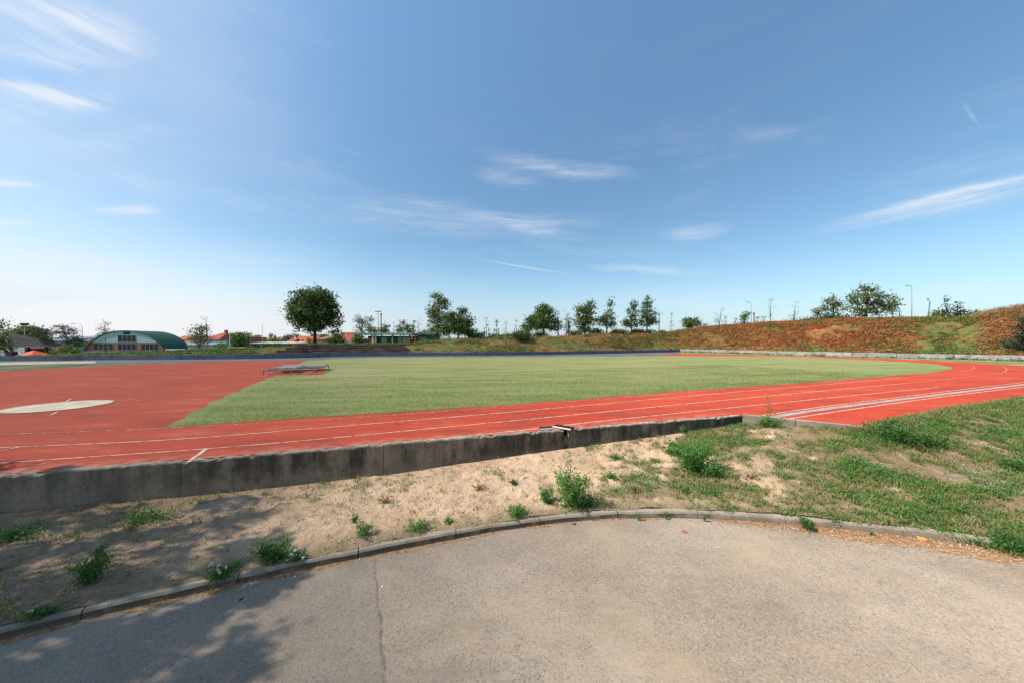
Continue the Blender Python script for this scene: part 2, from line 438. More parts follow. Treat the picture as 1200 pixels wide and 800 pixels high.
M['redwood'] = plain('reddish_stake_wood', (.30, .12, .06), .85, .25, 5)
M['stalk'] = plain('green_stalk', (.10, .16, .04), .8, .3, 9)
M['drystalk'] = plain('dry_stalk', (.42, .30, .17), .85, .3, 9)
# buildings
def rooftile(name, a, b_, sc=7):
    b = NB(name)
    tc = b.n('ShaderNodeTexCoord').outputs['Object']
    o = b.xyz(tc)
    w = b.math('SINE', b.math('MULTIPLY', o['Z'], 26))
    c = b.mix(b.ramp(b.noise(1.2, 4, .7, tc), .35, .65), a, b_)
    c = b.mix(b.ramp(w, .3, 1, 0, .3), c, tuple(v * .5 for v in a))
    return b.out(c, .85, b.bump(w, .4, .03), 0, .2)
M['orange_roof'] = rooftile('orange_roof_tiles', (.52, .135, .055), (.62, .20, .09))
M['red_roof'] = rooftile('red_roof_tiles', (.50, .10, .06), (.58, .15, .09))
M['brown_roof'] = rooftile('brown_roof_tiles', (.36, .16, .08), (.45, .22, .11))
M['shingle'] = rooftile('dark_grey_shingles', (.085, .07, .068), (.13, .108, .10))
M['cream'] = plain('cream_render', (.52, .48, .41), .85, .12, 1)
M['white'] = plain('white_render', (.70, .69, .66), .8, .08, 1)
M['whitepaint'] = plain('white_paint', (.78, .77, .75), .5, .05, 1)
M['stone'] = plain('pinkish_stone', (.40, .29, .24), .9, .35, 2)
M['glass'] = plain('dark_window_glass', (.022, .026, .032), .35, .2, 1, 0, .25, .02)
M['teal'] = plain('pale_teal_boards', (.40, .55, .54), .7, .10, 1)
M['tealroof'] = plain('pale_teal_sheet_roof', (.27, .36, .41), .6, .15, 1)
M['hallroof'] = plain('dark_green_sheet_roof', (.018, .085, .05), .55, .3, 1)
M['greenwall'] = plain('emerald_boards', (.028, .20, .11), .7, .18, 1)
M['mintfascia'] = plain('mint_fascia', (.22, .52, .34), .6, .1, 1)
M['darkred'] = plain('dark_red_boards', (.20, .035, .035), .8, .25, 1)
M['darksteel'] = plain('dark_steel', (.09, .09, .095), .5, .25, 3, .3)
M['galv'] = plain('galvanised_steel', (.46, .47, .48), .45, .15, 3, .5)
M['wornsteel'] = plain('worn_grey_steel', (.23, .215, .21), .7, .3, 4, .2)
M['blackplastic'] = plain('black_plastic', (.018, .018, .022), .6, .2, 2)
M['orangecloth'] = plain('orange_canopy_cloth', (.80, .10, .025), .7, .1, 1)
M['whitecloth'] = plain('white_flag_cloth', (.72, .74, .78), .7, .08, 1)
M['greyprint'] = plain('grey_flag_print', (.25, .29, .34), .7, .1, 1)
M['orangepaint'] = plain('orange_paint', (.78, .30, .06), .5, .1, 1)
M['signred'] = plain('red_board_paint', (.75, .12, .06), .6, .2, 2)
M['rubber'] = plain('black_rubber', (.02, .02, .02), .8, .2, 2)
M['brickbit'] = plain('red_brick_fragment', (.42, .14, .07), .9, .3, 30)
M['cone'] = plain('brown_pine_cone', (.16, .07, .035), .9, .4, 40)
b = NB('red_brick_courses')
bt = b.n('ShaderNodeTexBrick'); tc = b.n('ShaderNodeTexCoord').outputs['Object']
b.set(bt.inputs['Vector'], b.map((1, 1, 1), (math.pi / 2, 0, 0), vec=tc))
b.set(bt.inputs['Color1'], (.40, .13, .07)); b.set(bt.inputs['Color2'], (.33, .10, .055)); b.set(bt.inputs['Mortar'], (.36, .26, .2))
b.set(bt.inputs['Scale'], 3.0); b.set(bt.inputs['Mortar Size'], .015)
M['brick'] = b.out(bt.outputs[0], .9, None, 0, .2)

# ------------------------------------------------------------------ camera, light, sky
cam = bpy.data.cameras.new('camera'); co = link('camera', cam)
cam.sensor_width = 36; cam.lens = 36 * F / 1200; cam.clip_start = .05; cam.clip_end = 6000
co.location = (0, 0, E); co.rotation_euler = (math.radians(90), 0, 0)
SC.camera = co
SUN_EL, SUN_AZ = math.radians(47), math.radians(-104)     # azimuth clockwise from +Y: the sun stands to the left
sd = Vector((math.sin(SUN_AZ) * math.cos(SUN_EL), math.cos(SUN_AZ) * math.cos(SUN_EL), math.sin(SUN_EL)))
sl = bpy.data.lights.new('sun', 'SUN'); so = link('sun', sl)
sl.energy = 5.0; sl.angle = math.radians(.53); sl.color = (1.0, .93, .83)
so.rotation_euler = (-sd).to_track_quat('-Z', 'Y').to_euler()

w = bpy.data.worlds.new('World'); SC.world = w; w.use_nodes = True
b = NB.__new__(NB); b.t = w.node_tree; b.t.nodes.clear(); b.m = None
sky = b.n('ShaderNodeTexSky', sky_type='NISHITA')
sky.sun_disc = False; sky.sun_elevation = SUN_EL; sky.sun_rotation = SUN_AZ
sky.altitude = 200; sky.air_density = 1.0; sky.dust_density = 1.0; sky.ozone_density = 1.0
tc = b.n('ShaderNodeTexCoord').outputs['Generated']
b.pos = tc
d = b.xyz(tc)
az = b.math('ARCTAN2', d['X'], d['Y']); el = b.math('ARCSINE', d['Z'])
cmb = b.n('ShaderNodeCombineXYZ'); b.set(cmb.inputs[0], az); b.set(cmb.inputs[1], el); ang = cmb.outputs[0]
def pa(px, py):
    a = math.atan((px - 600) / F)
    return a, math.atan((400 - py) / F * math.cos(a))
STREAKS = [  # two ends of a wisp as seen from the car park, thickness, strength
    ((560, 180), (752, 204), 10, .62), ((300, 236), (705, 258), 18, .32), ((520, 248), (700, 262), 9, .45), ((590, 262), (690, 280), 9, .4),
    ((690, 312), (850, 322), 6, .6), ((770, 276), (860, 266), 12, .65), ((840, 292), (885, 291), 7, .4), ((960, 271), (1290, 190), 20, .85), ((1000, 262), (1290, 205), 26, .35),
    ((1010, 240), (1240, 210), 16, .3), ((1030, 345), (1190, 328), 10, .7), ((1060, 348), (1300, 340), 20, .6), ((700, 345), (1000, 360), 22, .3), ((860, 155), (970, 165), 12, .22),
    ((110, 246), (205, 242), 11, .8), ((230, 225), (330, 250), 16, .22), ((180, 290), (420, 300), 18, .25), ((-60, 300), (200, 318), 22, .4), ((60, 165), (240, 150), 18, .28), ((-60, 205), (45, 214), 9, .7), ((-50, 255), (55, 261), 8, .8), ((-50, 278), (50, 282), 7, .55), ((-60, 84), (60, 112), 14, .4),
    ((-80, 0), (190, 32), 34, .8), ((-60, 52), (180, 55), 26, .7), ((-60, 92), (150, 118), 20, .6), ((-80, 350), (170, 345), 26, .6), ((-60, 130), (145, 100), 34, .4), ((-60, 330), (110, 350), 30, .55), ((-30, 160), (260, 220), 40, .25),
    ((550, 200), (640, 215), 10, .35), ((420, 232), (560, 240), 9, .3)]
tot = None
warp = b.noise(5, 3, .6, ang)
wv = b.n('ShaderNodeVectorMath', operation='MULTIPLY_ADD')
nz = b.n('ShaderNodeTexNoise'); b.set(nz.inputs['Vector'], ang); b.set(nz.inputs['Scale'], 4.0); b.set(nz.inputs['Detail'], 4)
b.set(wv.inputs[0], nz.outputs['Color']); wv.inputs[1].default_value = (.10, .05, 0); 
sub = b.n('ShaderNodeVectorMath', operation='SUBTRACT'); b.set(sub.inputs[0], ang); sub.inputs[1].default_value = (.05, .025, 0)
b.set(wv.inputs[2], sub.outputs[0]); wang = wv.outputs[0]
for (p, q, th, s_) in STREAKS:
    a0, e0 = pa(*p); a1, e1 = pa(*q)
    L = math.hypot(a1 - a0, e1 - e0) / 2; am = (a0 + a1) / 2
    T = th / F * math.cos(am) ** 2 * 1.25
    mp = b.n('ShaderNodeMapping', vector_type='TEXTURE'); b.set(mp.inputs['Vector'], wang)
    mp.inputs['Location'].default_value = (am, (e0 + e1) / 2, 0)
    mp.inputs['Rotation'].default_value = (0, 0, math.atan2(e1 - e0, a1 - a0)); mp.inputs['Scale'].default_value = (L * 1.25, T, 1)
    ln = b.n('ShaderNodeVectorMath', operation='LENGTH'); b.set(ln.inputs[0], mp.outputs[0])
    v = b.ramp(ln.outputs['Value'], 0, 1, s_, 0)
    tot = v if tot is None else b.math('ADD', tot, v)
wisp = b.noise(1.0, 8, .68, b.map((4, 34, 1), (0, 0, .10), vec=wang), .8)
tex = b.ramp(wisp, .26, .74)
cl = b.math('MULTIPLY', tot, tex)
veil = b.math('MULTIPLY', b.ramp(b.noise(1.0, 7, .65, b.map((2.2, 9, 1), (0, 0, .15), (3, 0, 0), wang), .5), .50, .80, 0, .16), b.ramp(el, .95, .2))
left = b.math('MULTIPLY', b.ramp(az, -.35, -1.1), b.ramp(b.noise(1.0, 6, .6, b.map((1.8, 5, 1), vec=wang)), .3, .7, .14, .5))
low = b.ramp(el, .02, .30, 1, 0)
low = b.math('MULTIPLY', b.math('MULTIPLY', low, low), b.ramp(az, -1.0, .9, .95, .45))
# two thin contrails
for (p, q, s_) in (((1124, 114), (1152, 154), .16), ((535, 298), (690, 324), .38)):
    a0, e0 = pa(*p); a1, e1 = pa(*q)
    mp = b.n('ShaderNodeMapping', vector_type='TEXTURE'); b.set(mp.inputs['Vector'], ang)
    mp.inputs['Location'].default_value = ((a0 + a1) / 2, (e0 + e1) / 2, 0)
    mp.inputs['Rotation'].default_value = (0, 0, math.atan2(e1 - e0, a1 - a0)); mp.inputs['Scale'].default_value = (math.hypot(a1 - a0, e1 - e0) / 2, .0042, 1)
    ln = b.n('ShaderNodeVectorMath', operation='LENGTH'); b.set(ln.inputs[0], mp.outputs[0])
    cl = b.math('ADD', cl, b.ramp(ln.outputs['Value'], 0, 1, s_, 0))
fac = b.n('ShaderNodeClamp'); b.set(fac.inputs[0], b.math('ADD', b.math('ADD', cl, veil), left)); fac.inputs[2].default_value = .85
SKYMUL = (1.10, 1.38, 1.42)
SKYC = b.n('ShaderNodeHueSaturation'); b.set(SKYC.inputs['Color'], sky.outputs[0])
SKYC.inputs['Hue'].default_value = .5; SKYC.inputs['Saturation'].default_value = 1.0; SKYC.inputs['Value'].default_value = 1.0
HOR = b.mix(b.ramp(az, -.9, -.1), (8.2, 8.0, 8.3), (5.5, 6.4, 7.5))
br = b.ramp(el, .25, .95, 1.0, 1.38); brc = b.n('ShaderNodeCombineColor'); [b.set(brc.inputs[i], br) for i in range(3)]
c = b.mix(low, b.mix(1.0, brc.outputs[0], b.mix(1.0, SKYC.outputs[0], SKYMUL, 'MULTIPLY'), 'MULTIPLY'), HOR)
c = b.mix(fac.outputs[0], c, (7.2, 7.6, 8.3))
bg = b.n('ShaderNodeBackground'); b.set(bg.inputs['Color'], c); bg.inputs['Strength'].default_value = .10
wo = b.n('ShaderNodeOutputWorld'); b.t.links.new(bg.outputs[0], wo.inputs[0])
SC.view_settings.view_transform = 'Standard'
try: SC.view_settings.look = 'None'
except Exception: pass
SC.view_settings.exposure = 0.22; SC.view_settings.gamma = 1
SC.render.engine = 'CYCLES'
SC.cycles.max_bounces = 6; SC.cycles.transparent_max_bounces = 8
try:
    SC.cycles.use_denoising = True
except Exception: pass

# ------------------------------------------------------------------ setting: ground sheets
def wallY(X): return 7.36 + .303 * X
FARWALL = [(-95, 30), (-70, 34), (-50, 36.2), (-46.5, 37), (-38, 38), (-34, 38.8), (-29.7, 39.7), (-26, 42), (-22.7, 45.3), (-14, 47.3), (0, 49.6), (13.7, 55.5), (24, 61.5), (32.0, 65)]
WHITEWALL = [(31.95, 65.0), (36, 60.2), (38.6, 57), (40, 53.4), (42.7, 48.8), (44.6, 44.6), (50, 40), (53.2, 35.6), (60, 31.5), (75, 26)]
S_FAR = spline(FARWALL, 6); S_WHITE = spline(WHITEWALL, 6)

g = MB(); R = 2600
g.add([(-R, -R, ZG), (R, -R, ZG), (R, R, ZG), (-R, R, ZG)], [(0, 1, 2, 3)])
tag(g.build('ground', M['ground']), kind='structure')
# sports ground platform
plat = [(-95, wallY(-95) + .06), (6.2, wallY(6.2) + .06), (8.05, 7.98), (18.2, 12.1), (45, 23), (80, 36)] + list(reversed(offset(S_WHITE, 1.5))) + list(reversed(offset(S_FAR, 1.0)))
o = sheet('sports_ground', plat, ZT - .016, M['margin'])

# car park
KERB = [(-16, -4.2), (-9, 0.0), (-6.2, 1.9), (-4.44, 2.96), (-3.7, 3.33), (-2.6, 3.80), (-1.75, 4.13), (-.89, 4.44), (0, 4.73), (1.25, 4.99), (2.51, 5.03), (3.68, 4.91), (4.38, 4.77), (5.33, 4.56), (6.07, 4.28), (7.6, 3.62), (11, 2.0), (18, -1.6)]
KS = spline(KERB, 12)
cp = [(-60, -30), (60, -30), (60, -12)] + list(reversed(KS)) + [(-60, -20)]
sheet('car_park', cp, 0.0, M['asphalt'])

# kerb: stones 1.2 m long with open joints, ends after the bend
def kerb():
    pts = [p for p in dense(KS, .05)]
    # arc-length resample
    A = np.array(pts); seg = np.hypot(*np.diff(A, axis=0).T); s = np.concatenate([[0], np.cumsum(seg)])
    i0 = int(np.argmin(np.abs(A[:, 0] + 12))); i1 = int(np.argmin(np.abs(A[:, 0] - 6.05) + np.abs(A[:, 1] - 4.28)))
    s0, s1 = s[i0], s[i1]
    m = MB(); t = s0; k = 0
    while t < s1 - .2:
        e = min(t + 1.18, s1)
        q = np.linspace(t + .006, e - .006, 9)
        X = np.interp(q, s, A[:, 0]); Y = np.interp(q, s, A[:, 1])
        P = list(zip(X, Y)); Bk = offset(P, .125)
        dz = (fbm(k * .7, 3.3) - .5) * .025
        prof = []
        for (f0, b0) in zip(P, Bk):
            dx, dy = (b0[0] - f0[0]) / .125, (b0[1] - f0[1]) / .125
            j = (float(fbm(f0[0] * 4, f0[1] * 4)) - .5) * .022
            h = .086 + dz + j * .9
            ring = [(0 + j * .5, -.05), (.006 + j, h - .022), (.026 + j, h), (.125, h - .004), (.125, -.05)]
            prof.append([(f0[0] + dx * r, f0[1] + dy * r, z) for r, z in ring])
        n = 5; vs = [v for r in prof for v in r]; fs = []
        for i in range(len(prof) - 1):
            for a in range(n - 1): fs.append((i * n + a, (i + 1) * n + a, (i + 1) * n + a + 1, i * n + a + 1))
        fs.append(tuple(range(n))); fs.append(tuple(range((len(prof) - 1) * n, len(prof) * n))[::-1])
        m.add(vs, fs); t = e; k += 1
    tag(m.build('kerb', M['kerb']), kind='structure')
kerb()

# soil verge between kerb and wall / track edge
PAIR = [((-16, -4.2), (-24, 0.09), .1, .05), ((-9, 0), (-14, 3.12), .09, .05), ((-4.44, 2.96), (-7.62, 5.05), .1, .05), ((-2.37, 3.8), (-4.75, 5.92), .1, .02), ((-.89, 4.46), (-2.5, 6.60), .1, .03),
        ((0, 4.73), (-.5, 7.21), .1, .12), ((1.25, 4.99), (1.2, 7.72), .1, .19), ((2.51, 5.03), (3.4, 8.39), .1, .27), ((3.3, 4.97), (5.2, 8.93), .1, .34), ((3.68, 4.91), (6.2, 9.22), .1, .40), ((3.95, 4.86), (6.9, 8.68), .1, .48),
        ((4.38, 4.77), (8.05, 7.93), .1, .56), ((4.8, 4.68), (9.87, 8.68), .1, .612), ((5.33, 4.56), (13, 10.05), .1, .615), ((6.07, 4.28), (18.2, 12.1), .03, .615), ((7.6, 3.62), (26, 15.4), .012, .615), ((11, 2.0), (38, 20.2), .012, .615), ((18, -1.6), (50, 25), .012, .615)]
seglen = [max(math.hypot(q[0][0] - p[0][0], q[0][1] - p[0][1]), .75 * math.hypot(q[1][0] - p[1][0], q[1][1] - p[1][1])) for p, q in zip(PAIR[:-1], PAIR[1:])]
cum = np.concatenate([[0], np.cumsum(seglen)])
NS, NV = 760, 110
su = np.interp(np.linspace(0, 1, NS), np.linspace(0, 1, 200), np.linspace(0, cum[-1], 200))
# finer in view
w8 = np.where((cum[2] - 3 < su) & (su < cum[14] + 2), 3.0, 1.0); cw = np.cumsum(w8); su = np.interp(np.linspace(cw[0], cw[-1], NS), cw, su)
# pin samples at the pair corners of the wall end
for k in (9, 11): su[np.argmin(np.abs(su - cum[k]))] = cum[k]
P0 = np.array([p[0] for p in PAIR]); P1 = np.array([p[1] for p in PAIR])
def interp2(P, q): return np.stack([np.interp(q, cum, P[:, 0]), np.interp(q, cum, P[:, 1])], 1)
KA = np.array(KS)
near = interp2(P0, su); far = interp2(P1, su)
# snap near side on the kerb spline by x
mono = np.argsort(KA[:, 0]); near[:, 1] = np.interp(near[:, 0], KA[mono, 0], KA[mono, 1]) + .085 + (fbm(near[:, 0] * 3.1, near[:, 0] * 0 + 4, 4) - .5) * .12 - .16 * sstep(5.85, 6.15, near[:, 0])
zn = np.interp(su, cum, [p[2] for p in PAIR]); zf = np.interp(su, cum, [p[3] for p in PAIR])
v = np.linspace(0, 1, NV)[None, :]
VX = near[:, :1] * (1 - v) + far[:, :1] * v
VY = near[:, 1:] * (1 - v) + far[:, 1:] * v
prof = v ** 1.15
right = sstep(5, 9, VX)
prof = prof * (1 - right) + sstep(0, 1, v) * right
VZ = zn[:, None] * (1 - prof) + zf[:, None] * prof
edge = np.clip(np.minimum(v / .06, (1 - v) / .05), 0, 1) + 0 * VX
VZ = VZ + edge * ((fbm(VX * 1.1, VY * 1.1, 3) - .5) * .16 + (fbm(VX * 5, VY * 5, 4) - .5) * .085 + (fbm(VX * 17 + 5, VY * 17, 3) - .5) * .042)
VZ = VZ + (1 - edge) * ((fbm(VX * 2.4, VY * 2.4 + 9, 4) - .5) * .05 - .008) * (v < .5) - .012 * (1 - edge) * (v >= .5)
def grassmask(X, Y):
    g1 = sstep(.3, 5.6, X + (Y - 5) * .10)
    n = .6 * fbm(X * 1.5 + 4.3, Y * 1.9 + 2.1, 3) + .4 * fbm(X * 5.1 + 9, Y * 5.1, 3)
    m = np.clip((n - (.59 - .22 * g1)) / .13, 0, 1) * np.clip(g1 * 1.8 + .05, 0, 1)
    return m
GM = grassmask(VX, VY)
idx = np.arange(NS * NV).reshape(NS, NV)
FQ = np.stack([idx[:-1, :-1], idx[1:, :-1], idx[1:, 1:], idx[:-1, 1:]], -1).reshape(-1, 4)
VV = np.stack([VX, VY, VZ], -1).reshape(-1, 3)
dirt = np.clip(.75 * GM + .75 * (1 - v) ** 4 + 0 * VX, 0, 1)
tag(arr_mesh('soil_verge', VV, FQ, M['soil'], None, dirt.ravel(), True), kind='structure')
VPX = 600 + VV[:, 0] / np.maximum(VV[:, 1], .05) * F; VPY = 400 + (E - VV[:, 2]) / np.maximum(VV[:, 1], .05) * F
def verge_px(px, py):
    i = int(np.argmin((VPX - px) ** 2 + (VPY - py) ** 2 + np.where(VV[:, 1] < .5, 1e9, 0))); return VV[i]
def verge_xy(x, y):
    i = int(np.argmin((VV[:, 0] - x) ** 2 + (VV[:, 1] - y) ** 2)); return VV[i]

# running track, lawn, strips
red = [(-42, wallY(-42) + .10), (6.2, wallY(6.2) + .10), (8.05, 8.05), (9.87, 8.72), (14.5, 10.72), (18.2, 12.15), (30, 17), (42, 21.8), (52, 25.5), (50, 26.5), (45.5, 26.6), (42.4, 28.3), (43.7, 34.6), (42.9, 42.2), (41, 46.6), (37.5, 50), (35.3, 52.2), (28.5, 55.6), (23, 55.4), (10, 48.5), (-18, 43),
       G(360, 422), G(300, 422.8), G(233, 424), G(133, 428), G(60, 431.5), G(0, 435), G(-100, 441), G(-200, 448)]
sheet('running_track', red, ZT, M['red'])
strip = [G(105, 426.2), G(160, 425), G(233, 423.8), G(300, 422.7), G(360, 421.9), G(400, 420), G(500, 418.5), G(600, 418.3), G(700, 417.7), G(770, 416.6), G(800, 414.4), (30.5, 63.8), (24, 60.9), (13.7, 54.9), (0, 49.1), (-14, 46.8), (-22.5, 44.8), (-26, 41.5), (-29.7, 39.3), (-34, 38.3), (-38, 37.5), (-46, 36.5)]
sheet('asphalt_lane', strip, ZT + .004, M['greyasphalt'])
path = [G(112, 425.4), G(60, 426.4), G(0, 427.8), G(-150, 431), G(-150, 426), G(0, 424.4), G(60, 423.4), G(112, 422.8)]
sheet('gravel_path', path, ZT + .008, M['palepath'])
LAWN_N = spline([(-8.06, 8.02), (0, 10.88), (9.17, 14.68), (15.7, 17.1), (23, 20.3), (28, 22.5), (32.6, 25.3), (35.9, 28.3), (37.9, 31.1), (39, 36.5), (38.9, 40.8), (36.9, 45.4), (32, 47.2), (23.8, 47.5)], 6)
lawn = LAWN_N + [G(770, 416.9), G(700, 417.7), G(600, 418.3), G(500, 418.5), G(400, 420), G(360, 422), (-17.2, 26.7), (-13.3, 18.6), (-10.1, 11.6)]
lawn2 = dense(lawn + [lawn[0]], .5)[:-1]
lawn2 = [(x + (float(fbm(x * 1.7, y * 1.7)) - .5) * .28, y + (float(fbm(x * 1.7 + 40, y * 1.7)) - .5) * .28) for x, y in lawn2]
sheet('infield_lawn', lawn2, ZT + .006, M['lawn'])
mg = [G(316, 439.6), G(377, 438.8), G(383.5, 431.5), G(352, 429.6), G(330, 434)]
sheet('landing_patch', mg, ZT + .010, M['red'])
def line(pxs, w=.038, mat='line', name='lane_line', z=.004):
    P = spline([G(*p) for p in pxs], 10); return ribbon(name, dense(P, .25), w, ZT + z, M[mat])
line([(-120, 514.5), (0, 508.8), (100, 505.3), (197, 501), (400, 490), (600, 475.2), (850, 455.8)], .05, 'faint')
line([(-120, 533), (0, 524.2), (200, 514.8), (400, 499), (600, 482.3), (732, 470.4), (850, 460), (966, 450.5), (1054, 442.5)])
line([(-120, 554), (0, 542.3), (240, 525.6), (400, 511.7), (600, 492.7), (700, 483), (850, 468.4), (960, 458), (1060, 449)])
line([(470, 518.5), (600, 505), (700, 493.6), (850, 478), (900, 473), (1020, 461), (1100, 453.5)])
line([(0, 558.5), (30, 549), (62, 539.5)], .03, 'faint')
ribbon('lane_line', [G(221, 541), G(242.5, 525.4)], .06, ZT + .0075, M['line'])
ribbon('lane_line', [G(-20, 532.5), G(0, 528.8), G(23, 523.3)], .05, ZT + .0075, M['line'])
line([(893, 486.4), (1000, 471.7), (1200, 447.6), (1330, 434)], .035)
line([(923, 490.5), (1000, 479), (1100, 465.2), (1200, 453.2), (1330, 439)], .04, 'line')
line([(1003, 500.2), (1054, 491.4), (1140, 474.2), (1200, 465.6), (1330, 449)], .05)
line([(905, 488.2), (1000, 474.6), (1200, 450.3), (1330, 436)], .20, 'gully', 'drain_channel', .005)
line([(1054, 442.5), (1110, 437), (1133, 433.6), (1142, 430.5), (1135, 427.5), (1110, 424.5)], .05, 'faint')
line([(1060, 449), (1130, 441.5), (1170, 437), (1180, 432.5), (1168, 428), (1130, 424)], .05, 'faint')
for row in ([(132, 473), (200, 463.5), (290, 452.5)], [(130, 471), (190, 462), (283, 450.5)]):
    line(row, .045, 'faint')
# throwing circle
cx, cy = G(70, 475.6)
ring = [(cx + 1.09 * math.cos(a), cy + 1.09 * math.sin(a)) for a in np.linspace(0, 2 * math.pi, 64, endpoint=False)]
sheet('throwing_circle', ring, ZT + .012, M['disk'])
rim_pts = ring + [ring[0]]; ribbon('circle_rim', rim_pts, .035, ZT + .015, M['gully'])
ribbon('lane_line', [G(59, 486.5), G(67, 482.6)], .05, ZT + .0085, M['line'])
ribbon('lane_line', [G(77.5, 470.2), G(83, 467)], .05, ZT + .0085, M['line'])

# ------------------------------------------------------------------ near retaining wall
JX = [-20.6, -17.5, -14.5, -11.5, -8.52, -5.52, -2.49, .51, 1.17, 1.29, 3.4, 6.2]
wl = thing('retaining_wall', 'low stained concrete retaining wall in long slabs between bare soil and red track', 'wall', (0, 7.36, 0))
ang_w = math.atan(.303)
for i, (a, c_) in enumerate(zip(JX[:-1], JX[1:])):
    gap = .004
    x0, x1 = a + gap, c_ - gap
    broken = (i == 8)
    n = max(3, int((x1 - x0) / .05)); V = []; Fc = []
    lean = random.uniform(-.004, .004); dz = random.uniform(-.004, .004)
    for k in range(n + 1):
        X = x0 + (x1 - x0) * k / n
        nz_ = float(fbm(X * 3.1, 2.0, 4)) - .5; n2 = float(fbm(X * 9, 7.0, 3)) - .5
        chip = max(0, float(fbm(X * 9 + 3, 11.0, 3)) - .62) * .14
        top = ZT + .006 + dz + n2 * .02 + (float(fbm(X * 30, 5.0, 2)) - .5) * .012 - chip
        if broken: top = ZT - .22 + n2 * .3
        yb = .303 * X
        fo = nz_ * .02 + lean + (.12 if broken else 0)
        nx, ny = -math.sin(ang_w), math.cos(ang_w)
        for (t, z) in ((fo, -.35), (fo * .6, ZT * .5), (fo * .3, top - .02), (.018 + fo * .3 + chip * .5, top), (.13 + nz_ * .03, top - .004 + n2 * .01), (.15, -.35)):
            V.append((X + nx * t, yb + ny * t, z))
    for k in range(n):
        for q in range(5):
            Fc.append((k * 6 + q, (k + 1) * 6 + q, (k + 1) * 6 + q + 1, k * 6 + q + 1))
    m = MB(); m.add(V, Fc + [tuple(range(6)), tuple(range(n * 6, n * 6 + 6))[::-1]])
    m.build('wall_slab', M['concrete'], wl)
# low edging from wall end to the corner of the verge
eg = thing('concrete_edging', 'short low concrete edging running from the wall end to the grass corner', 'edging', (6.2, 9.24, 0))
a = np.array([0.03, 0.0]); c_ = np.array([1.86, -1.29]); dr = (c_ - a) / np.linalg.norm(c_ - a); nr = np.array([-dr[1], dr[0]])
for k in range(2):
    s0 = a + (c_ - a) * (k / 2 + .003); s1 = a + (c_ - a) * ((k + 1) / 2 - .003); mid = (s0 + s1) / 2 + nr * .07
    m = MB().box(mid[0], mid[1], ZT - .19 + .012, np.linalg.norm(s1 - s0), .14, .42, math.atan2(dr[1], dr[0]))
    m.build('edging_stone', M['kerb'], eg, bevel=.012)

# loose drain covers lying over the wall break
def plate(label, p, L, W, rz, tilt, zoff):
    t = thing('drain_cover', label, 'drain cover', (p[0], p[1], zoff), rz)
    t.rotation_euler = (tilt[0], tilt[1], rz)
    m = MB().box(0, 0, .03, L, W, .022)
    for k in range(5): m.box(-L / 2 + L * (k + .5) / 5, 0, .045, .02, W * .8, .008)
    m.build('grate', M['rubber'], t)
    MB().box(0, -W / 2 - .016, .022, L, .03, .02).build('rim', M['whitepaint'], t)
yw = wallY(1.24)
plate('longer dark drain cover with a white rim lying across the wall break', (1.20, yw + .17), .46, .17, math.radians(-38), (0, 0), ZT + .002)
plate('shorter dark drain cover lying flat on the track left of the wall break', (.78, wallY(.78) + .22), .30, .13, math.radians(14), (0, 0), ZT + .002)
m = MB()
for k in range(26):
    X = 1.24 + random.gauss(0, .04); s = random.uniform(.015, .045)
    m.box(X, wallY(X) - .02 - abs(random.gauss(0, .04)) , random.uniform(.2, .52), s, s * .8, s * .7, random.uniform(0, 3), random.uniform(.5, .9))
# (rubble sits in the break as one loose heap inside the wall thing)
rb = m.build('rubble', M['concrete'], wl); rb.location = (0, -7.36 + .10, -.05)

# ------------------------------------------------------------------ far walls
def sweepwall(name, label, cat, pts, h, th, mat, step, skip=0.0):
    t = thing(name, label, cat, (pts[len(pts) // 2][0], pts[len(pts) // 2][1], ZT))
    ox, oy = t.location.x, t.location.y
    A = np.array(dense(pts, .4)); s = np.concatenate([[0], np.cumsum(np.hypot(*np.diff(A, axis=0).T))])
    q = 0; k = 0
    while q < s[-1] - .5:
        e = min(q + step * random.uniform(.85, 1.15), s[-1])
        ss = np.linspace(q + .03, e - .03, 5)
        P = list(zip(np.interp(ss, s, A[:, 0]) - ox, np.interp(ss, s, A[:, 1]) - oy)); Bk = offset(P, th)
        hh = h + random.uniform(-.025, .025)
        vs = []; n = 4
        for f0, b0 in zip(P, Bk): vs += [(*f0, -.3), (*f0, hh), (*b0, hh), (*b0, -.3)]
        fs = []
        for i in range(4):
            for a in range(3): fs.append((i * n + a, (i + 1) * n + a, (i + 1) * n + a + 1, i * n + a + 1))
        fs += [(0, 1, 2, 3), (19, 18, 17, 16)]
        MB().add(vs, fs).build('wall_panel', mat, t); q = e; k += 1
    return t
sweepwall('boundary_wall', 'long low dark blue-grey wall along the far side of the track', 'wall', S_FAR, .50, .3, M['navy'], 6.5)
sweepwall('boundary_wall', 'low whitish wall at the foot of the rusty bank round the far bend', 'wall', S_WHITE, .54, .3, M['whitewall'], 4.0)

